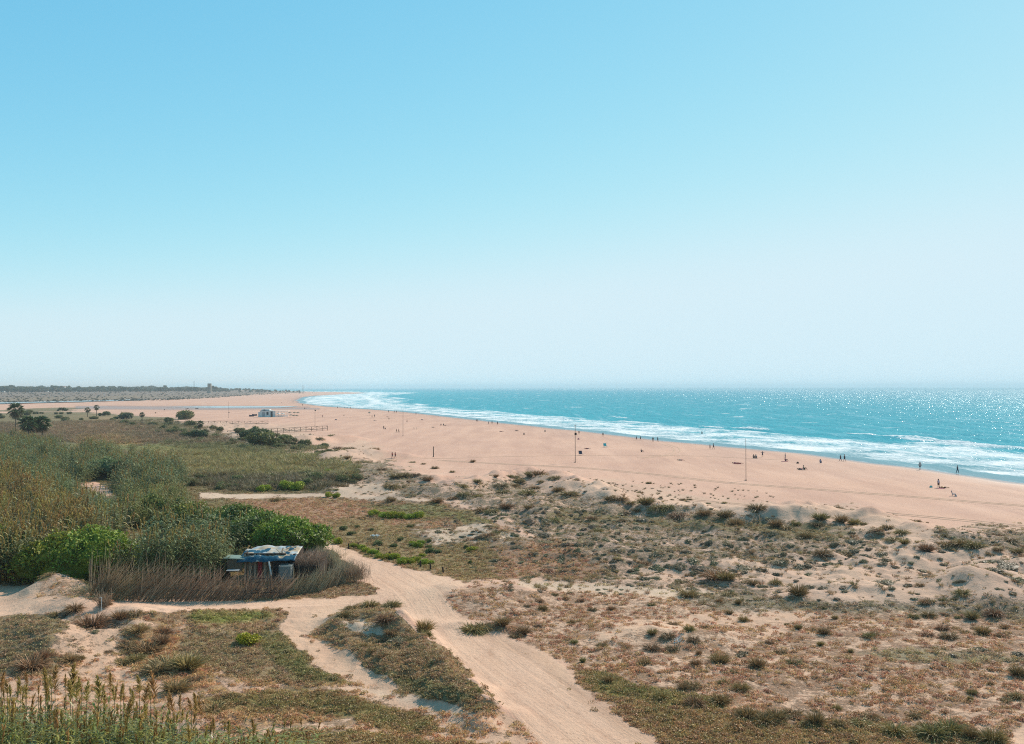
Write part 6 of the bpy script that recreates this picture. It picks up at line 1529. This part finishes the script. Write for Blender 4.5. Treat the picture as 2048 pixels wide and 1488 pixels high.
def parasol(px, py, h_px, w_px, mat, label, group=None, closed=False, name='parasol'):
    p = gp1(px, py); k = p[1] / F; h = h_px * k; w = w_px * k / 2; root = empty(name, tuple(p)); tag(root, label, 'parasol', group)
    G().tube([(0, 0, -.2), (0, 0, h)], .035, 6).obj('pole', [M['wood']], root)
    g = G(); n = 12
    if closed: g.tube([(0, 0, h * .35), (0, 0, h * .7), (0, 0, h)], [.05, .12, .03], 8)
    else:
        V = [(0, 0, h)] + [(math.cos(2 * math.pi * i / n) * w * q, math.sin(2 * math.pi * i / n) * w * q, h - (h * .32) * q ** 1.4) for q in (.55, 1.0) for i in range(n)]
        g.add(V, T=[(0, 1 + i, 1 + (i + 1) % n) for i in range(n)], Q=[(1 + i, 1 + n + i, 1 + n + (i + 1) % n, 1 + (i + 1) % n) for i in range(n)])
    o = g.obj('canopy', [M[mat]], root)
    if not closed: o.modifiers.new('t', 'SOLIDIFY').thickness = .06
parasol(1570.5, 923, 17, 4, 'navy', 'folded dark parasol standing beside the magenta towel', closed=True)
parasol(739, 831, 8, 6, 'tan', 'brown parasol of the group near the middle of the beach'); parasol(672, 844, 6, 6, 'navy', 'dark parasol alone above the end of the railing'); parasol(844, 842, 4, 5, 'navy', 'small dark parasol over a table right of the central mast')
parasol(828, 859, 4, 3, 'tan', 'tiny left one of two low sunshades on the beach'); parasol(833.5, 859, 4, 3, 'tan', 'tiny right one of two low sunshades on the beach')
# a small dog
def dog(px, py, label, s_=1.0):
    p = gp1(px, py); root = empty('dog', tuple(p), 1.2); tag(root, label, 'dog'); J = [(-.28, 0, .42), (0, 0, .40), (.26, 0, .44), (.40, 0, .58), (.54, 0, .56), (-.48, 0, .58)] 
    J += [(.22, .08, .2), (.22, .08, .02), (.22, -.08, .2), (.22, -.08, .02), (-.26, .08, .24), (-.32, .08, .14), (-.28, .08, .02), (-.26, -.08, .24), (-.32, -.08, .14), (-.28, -.08, .02)]
    E = [(0, 1), (1, 2), (2, 3), (3, 4), (0, 5), (2, 6), (6, 7), (2, 8), (8, 9), (0, 10), (10, 11), (11, 12), (0, 13), (13, 14), (14, 15)]
    me = bpy.data.meshes.new('dog_skel'); me.from_pydata(J, E, []); o = bpy.data.objects.new('dog_skel', me); COL.objects.link(o); o.modifiers.new('s', 'SKIN')
    for i, r_ in enumerate([.11, .12, .13, .08, .05, .02] + [.04, .03] * 2 + [.05, .035, .03] * 2): me.skin_vertices[0].data[i].radius = (r_, r_)
    me.skin_vertices[0].data[1].use_root = True
    bpy.context.view_layer.update(); m2 = bpy.data.meshes.new_from_object(o.evaluated_get(bpy.context.evaluated_depsgraph_get())); bpy.data.objects.remove(o); m2.materials.clear(); m2.materials.append(M['dark_wood']); link('body', m2, root, scl=(s_,) * 3)
dog(770.5, 858.5, 'small dark dog beside a standing dark figure'); dog(311, 827, 'dark dog on the sand beyond the marsh grass, left of two', 1.4); dog(329, 820.5, 'brown dog on the far damp sand', 1.4)

# rocks and weed on the far sand
for px, py, w_, lab in [(374, 818.5, 7, 'dark flat driftwood log on the far damp sand, left one'), (394, 818, 8, 'dark forked driftwood on the far damp sand, right one')]:
    p = gp1(px, py); k = p[1] / F; g = G(); g.tube([(-w_ * k * .5, 0, .15), (0, .2, .35), (w_ * k * .5, .1, .9)], [.25, .3, .12], 7); g.tube([(0, .2, .35), (w_ * k * .2, -.3, .8)], [.16, .06], 6); o = g.obj('driftwood', [M['bark']], None, loc=tuple(p)); tag(o, lab, 'driftwood')

# ------------------------------------------------------------------ beach bar
bb = gp1(545, 834); kb = bb[1] / F; bar = empty('beach_bar', tuple(bb)); tag(bar, 'white flat roofed beach bar with a pergola terrace on the sand', 'beach bar')
def BX(x0, x1, z0, z1, y0, y1, name, mat, parent=bar):
    return G().box(((x0 + x1) / 2 * kb - 545 * kb, (y0 + y1) / 2, (z0 + z1) / 2), (abs(x1 - x0) * kb, abs(y1 - y0), z1 - z0)).obj(name, [mat], parent)
BX(520, 541, 0, 3.6, 0, 6, 'wall', M['white']); BX(519.5, 541.5, 3.605, 3.9, -.15, 6.15, 'roof', M['grey']); BX(522, 538, 3.905, 4.6, 1, 5, 'roof_box', M['white']); BX(516, 519.9, 0, 3.0, .5, 5.5, 'side_room', M['white'])
w_ = BX(533, 537, 1.4, 3.0, -.06, -.005, 'window', M['glass']); BX(532.6, 537.4, 1.2, 1.38, -.10, -.005, 'sill', M['grey'], w_); BX(524, 530, .2, 3.1, -.05, -.004, 'shutter', M['grey'])
BX(541.6, 545, 0, 3.4, .3, 6, 'wall', M['glass']); BX(545.1, 550, 0, 3.2, .2, .4, 'doorway_wall', M['white']); BX(541.5, 576, 3.4, 3.6, 0, 6, 'pergola_roof', M['white'])
for x_ in (551, 557, 563, 569, 575.4):
    for yy in (.1, 5.8): BX(x_, x_ + .5, 0, 3.39, yy, yy + .15, 'pergola_post', M['white'])
for k in range(24): BX(551 + k * 1.02, 551.5 + k * 1.02, .1, 1.1, -.1, -.05, 'fence_slat', M['white'])
BX(551, 576, 1.12, 1.22, -.12, -.03, 'fence_rail', M['white']); G().tube([((536.5 - 545) * kb, 2, 3.9), ((536.5 - 545) * kb, 2, 7.4)], .06, 5).obj('antenna', [M['grey']], bar)
G().box(((528 - 545) * kb, .5, 4.2), (.9, .6, .6)).obj('roof_tank', [M['black']], bar)
for i, (px, py) in enumerate([(580, 830), (589, 830), (596, 830), (582, 835), (588, 836), (594, 836)]):
    parasol(px, py, 6.5, 8, 'thatch', 'straw beach umbrella right of the beach bar, %s row, %s' % (('back', 'front')[i > 2], ('left', 'middle', 'right')[i % 3]), 'straw umbrellas beside the beach bar', name='straw_umbrella')
parasol(557, 833, 8, 9, 'white', 'white domed parasol, left one on the bar terrace', 'white parasols on the bar terrace'); parasol(566, 833, 7.5, 8, 'white', 'white domed parasol, right one on the bar terrace', 'white parasols on the bar terrace')
for i, (px, py, w_) in enumerate([(503, 833, 9), (509, 831.5, 9)]):
    p = gp1(px, py); k = p[1] / F; L_ = w_ * k; V = []
    for u in np.linspace(-1, 1, 9):
        b_ = .28 * L_ * (1 - abs(u) ** 2.2) + .02
        V += [(u * L_ / 2, -b_, .9 + .25 * u * u), (u * L_ / 2, -b_ * .6, .25), (u * L_ / 2, 0, .08), (u * L_ / 2, b_ * .6, .25), (u * L_ / 2, b_, .9 + .25 * u * u)]
    root = empty('rowing_boat', tuple(p), .15); tag(root, ['dark little boat pulled up left of the beach bar', 'dark boat lying against the left wall of the beach bar'][i], 'boat', 'boats beside the bar'); o = G().add(V, Q=gridq(9, 5)).obj('hull', [M['navy']], root); o.modifiers.new('t', 'SOLIDIFY').thickness = .08
    for q in (-.2, .2): G().box((q * L_, 0, .7), (.25, .4 * L_, .05)).obj('thwart', [M['wood']], root)

# ------------------------------------------------------------------ far land: tower, trees, houses
tp = gp1(419, 786); kt = tp[1] / F; tw = empty('watchtower', tuple(tp)); tag(tw, 'square old stone watchtower standing alone in front of the far trees', 'tower')
wd = 6.6 * kt; hh = 18.5 * kt
g = G(); a_, b_ = wd / 2, wd / 2 * .93
V = [(sx_ * q, sy_ * q, z_) for q, z_ in ((a_, -1), (b_, hh)) for sx_, sy_ in ((-1, -1), (1, -1), (1, 1), (-1, 1))]
g.add(V, Q=[[0, 1, 5, 4], [1, 2, 6, 5], [2, 3, 7, 6], [3, 0, 4, 7], [4, 5, 6, 7]]); g.obj('wall', [M['stone']], tw)
g = G()
for s_ in ((0, -1), (0, 1), (-1, 0), (1, 0)): g.box((s_[0] * b_ * .95, s_[1] * b_ * .95, hh + .35), (b_ * 2.04 if s_[1] else .5, .5 if s_[1] else b_ * 2.04 - 1.1, .7))
g.obj('parapet', [M['stone']], tw); G().box((0, -a_ * .97, hh * .55), (.9, .3, 1.6)).obj('window', [M['black']], tw)
fm = []
for i in range(5):
    rg = np.random.default_rng(800 + i); g = G(); lobes = [((rg.uniform(-3, 3), rg.uniform(-2.5, 2.5), rg.uniform(4, 8)), (rg.uniform(2.2, 3.6), rg.uniform(2.2, 3.4), rg.uniform(2, 3.2))) for _ in range(6)]
    core(g, lobes, .8, rg); leaf_cloud(g, lobes, 700, .55, rg); g.tube([(0, 0, -1), (0, 0, 5)], [.5, .3], 5); fm.append(g.mesh('far_tree_form_%s' % 'abcde'[i], [M['far_tree']]))
rg = np.random.default_rng(44); n = 2600
Yt = rg.uniform(2050, 3300, n); px = rg.uniform(-500, 600, n); x = (px - CX) / F * Yt; y = Yt
k = (x > -1e9) & (rg.random(n) < np.interp(px, [0, 430, 480, 600], [1, 1, .6, .25])) & (Yt > np.interp(px, [0, 250, 430, 620], [2050, 2150, 2350, 2700]))
x, y, px = x[k], y[k], px[k]; z = height(x, y); lowr = np.interp(px, [0, 420, 470, 620], [1.0, .8, .55, .35])
s_ = rg.uniform(.45, 1.25, len(x)) * lowr * (1 + .35 * fbm(x, y, 120, 2, 5))
stuff('far_woods', np.stack([x, y, z], 1), fm, np.stack([s_ * 1.8, s_ * 1.8, s_ * 1.05], 1), (0.10, 0.125, 0.075), label='hazy belt of woods along the horizon on the left', cat='woods', tilt=.05)
TT = [(15, 16, 'first'), (98, 12, 'second'), (105, 18, 'third'), (112, 17, 'fourth, rounded'), (122, 15, 'fifth'), (138, 16, 'sixth'), (159, 15, 'seventh'), (196, 15, 'eighth'), (230, 15, 'ninth, rounded dome'), (330, 16, 'tenth, pointed'), (389, 13, 'eleventh, left of the tower'), (428, 17, 'twelfth, touching the tower'), (432, 15, 'thirteenth'), (480, 12, 'fourteenth'), (552, 10, 'fifteenth, at the thin end of the belt')]
for i, (px, h_, w1) in enumerate(TT):
    p = gp1(px, 783.5); p = np.array([(px - CX) / F * 2350, 2350, 0]); p[2] = height(p[:1], p[1:2])[0]; root = empty('far_tree', tuple(p)); tag(root, 'tall hazy tree above the far woods, %s from the left' % w1.split(',')[0], 'tree', 'tall trees in the far woods')
    hh_ = h_ * 2350 / F * .82; rg = np.random.default_rng(i); g = G(); lobes = [((rg.uniform(-.25, .25) * hh_ * .6, rg.uniform(-.2, .2) * hh_ * .5, hh_ * rg.uniform(.5, .82)), (hh_ * .17, hh_ * .17, hh_ * .15)) for _ in range(6)]
    core(g, lobes, .75, rg); leaf_cloud(g, lobes, 700, .5, rg); o = g.obj('crown', [M['bush']], root); o.color = (.09, .11, .06, 1); G().tube([(0, 0, -1), (0, 0, hh_ * .6)], [.4, .2], 6).obj('trunk', [M['bark']], root)
for i, (px, py, w_, h_) in enumerate([(7, 779, 5, 4), (17, 777, 6, 3), (54, 780, 6, 3), (94, 781, 5, 3), (106, 777, 6, 3), (128, 775, 5, 3), (150, 779, 9, 2.5), (188, 780, 7, 3), (206, 780, 6, 3.5), (243, 782, 8, 3), (257, 780, 5, 3), (305, 780, 6, 2.5)]):
    Yd = 2200 + 40 * i; p = at_depth(px, py, Yd); gz_ = height(p[:1], p[1:2])[0]; k = Yd / F
    root = empty('far_house', (p[0], p[1], gz_)); tag(root, 'tiny white house among the far trees, %s' % (ordinal(i + 1) + ' from the left'), 'house', 'white houses among the far trees')
    zt = max(3.5, p[2] - gz_ + h_ * k * .5); G().box((0, 0, zt / 2), (w_ * k, 6, zt)).obj('wall', [M['white']], root); G().add([(-w_ * k * .54, -3.4, zt + .02), (w_ * k * .54, -3.4, zt + .02), (w_ * k * .54, 3.4, zt + .02), (-w_ * k * .54, 3.4, zt + .02), (-w_ * k * .5, 0, zt + 1.5), (w_ * k * .5, 0, zt + 1.5)], Q=[[0, 1, 5, 4], [2, 3, 4, 5], [0, 3, 2, 1]], T=[[1, 2, 5], [0, 4, 3]]).obj('roof', [M['roof_tile']], root)
    for q in (-.25, .25): G().box((q * w_ * k, -3.03, zt * .55), (1.2, .06, 1.3)).obj('window', [M['glass']], root)
for px, top, base, lab in [(388, 762, 783, 'thin lattice mast above the far woods left of the tower'), (606, 770, 778, 'small beacon on the low cape at the end of the woods')]:
    Yd = 2500; p = at_depth(px, top, Yd); gz_ = height(p[:1], p[1:2])[0]; root = empty('far_mast' if px < 500 else 'beacon', (p[0], Yd, gz_)); tag(root, lab, 'mast' if px < 500 else 'beacon')
    ht = p[2] - gz_
    for s_ in (-1, 1): G().tube([(s_ * 1.2, 0, 0), (s_ * .25, 0, ht)],   .3 if px < 500 else .25, 5).obj('strut', [M['stone']], root)
    for k in range(5): G().tube([(-1.1 + .18 * k, 0, ht * k / 5), (1.1 - .18 * k, 0, ht * (k + .7) / 5)], .15, 4).obj('brace', [M['grey']], root)
# shrubs of the marsh edge
rg = np.random.default_rng(91); n = 700; px = rg.uniform(-100, 640, n); py = np.interp(px, [0, 180, 330, 430, 500, 640], [806, 802, 801, 796, 791, 785]) + rg.normal(0, 1.1, n) - rg.random(n) * 2
px = np.concatenate([px, rg.uniform(-200, 600, 1300)]); py = np.concatenate([py, rg.uniform(784, 801, 1300)]); kq = py < np.interp(px, [0, 180, 330, 430, 500, 640], [807, 803, 801, 796, 791, 785]) ; px, py = px[kq], py[kq]; n = len(px)
gp_ = ground(px, py); s_ = rg.uniform(.2, .75, n)
stuff('marsh_scrub', gp_, fm, np.stack([s_ * .55, s_ * .4, s_ * .20], 1), (0.15, 0.13, 0.085), label='low dark scrub along the edge of the far marsh', cat='scrub')
# the river and the lagoon of the far flats
for nm_, P in [('river', [(-400, 812), (0, 806), (120, 803.2), (200, 800.6), (260, 799), (300, 799.5), (230, 802.5), (140, 805), (0, 808.5), (-400, 816)]), ('lagoon', [(330, 814.3), (430, 812.4), (560, 812.8), (600, 813.6), (560, 815.5), (430, 815.9)])]:
    q = ground([p[0] for p in P], [p[1] for p in P]); zz = float(np.max(q[:, 2])) + .12; me = bpy.data.meshes.new(nm_); me.from_pydata([(a_[0], a_[1], zz) for a_ in q], [], [list(range(len(q)))[::-1]])
    if nm_ == 'river':
        mw, t, b = mat_base('still_water', .12); b.inputs['Base Color'].default_value = (.10, .16, .18, 1); b.inputs['Specular IOR Level'].default_value = .5; t.links.new(N_(t, 'ShaderNodeBump').outputs[0], b.inputs['Normal'])
    me.materials.append(mw); me.update()
    me.flip_normals() if me.polygons[0].normal.z < 0 else None
    tag(link(nm_, me), kind='structure')
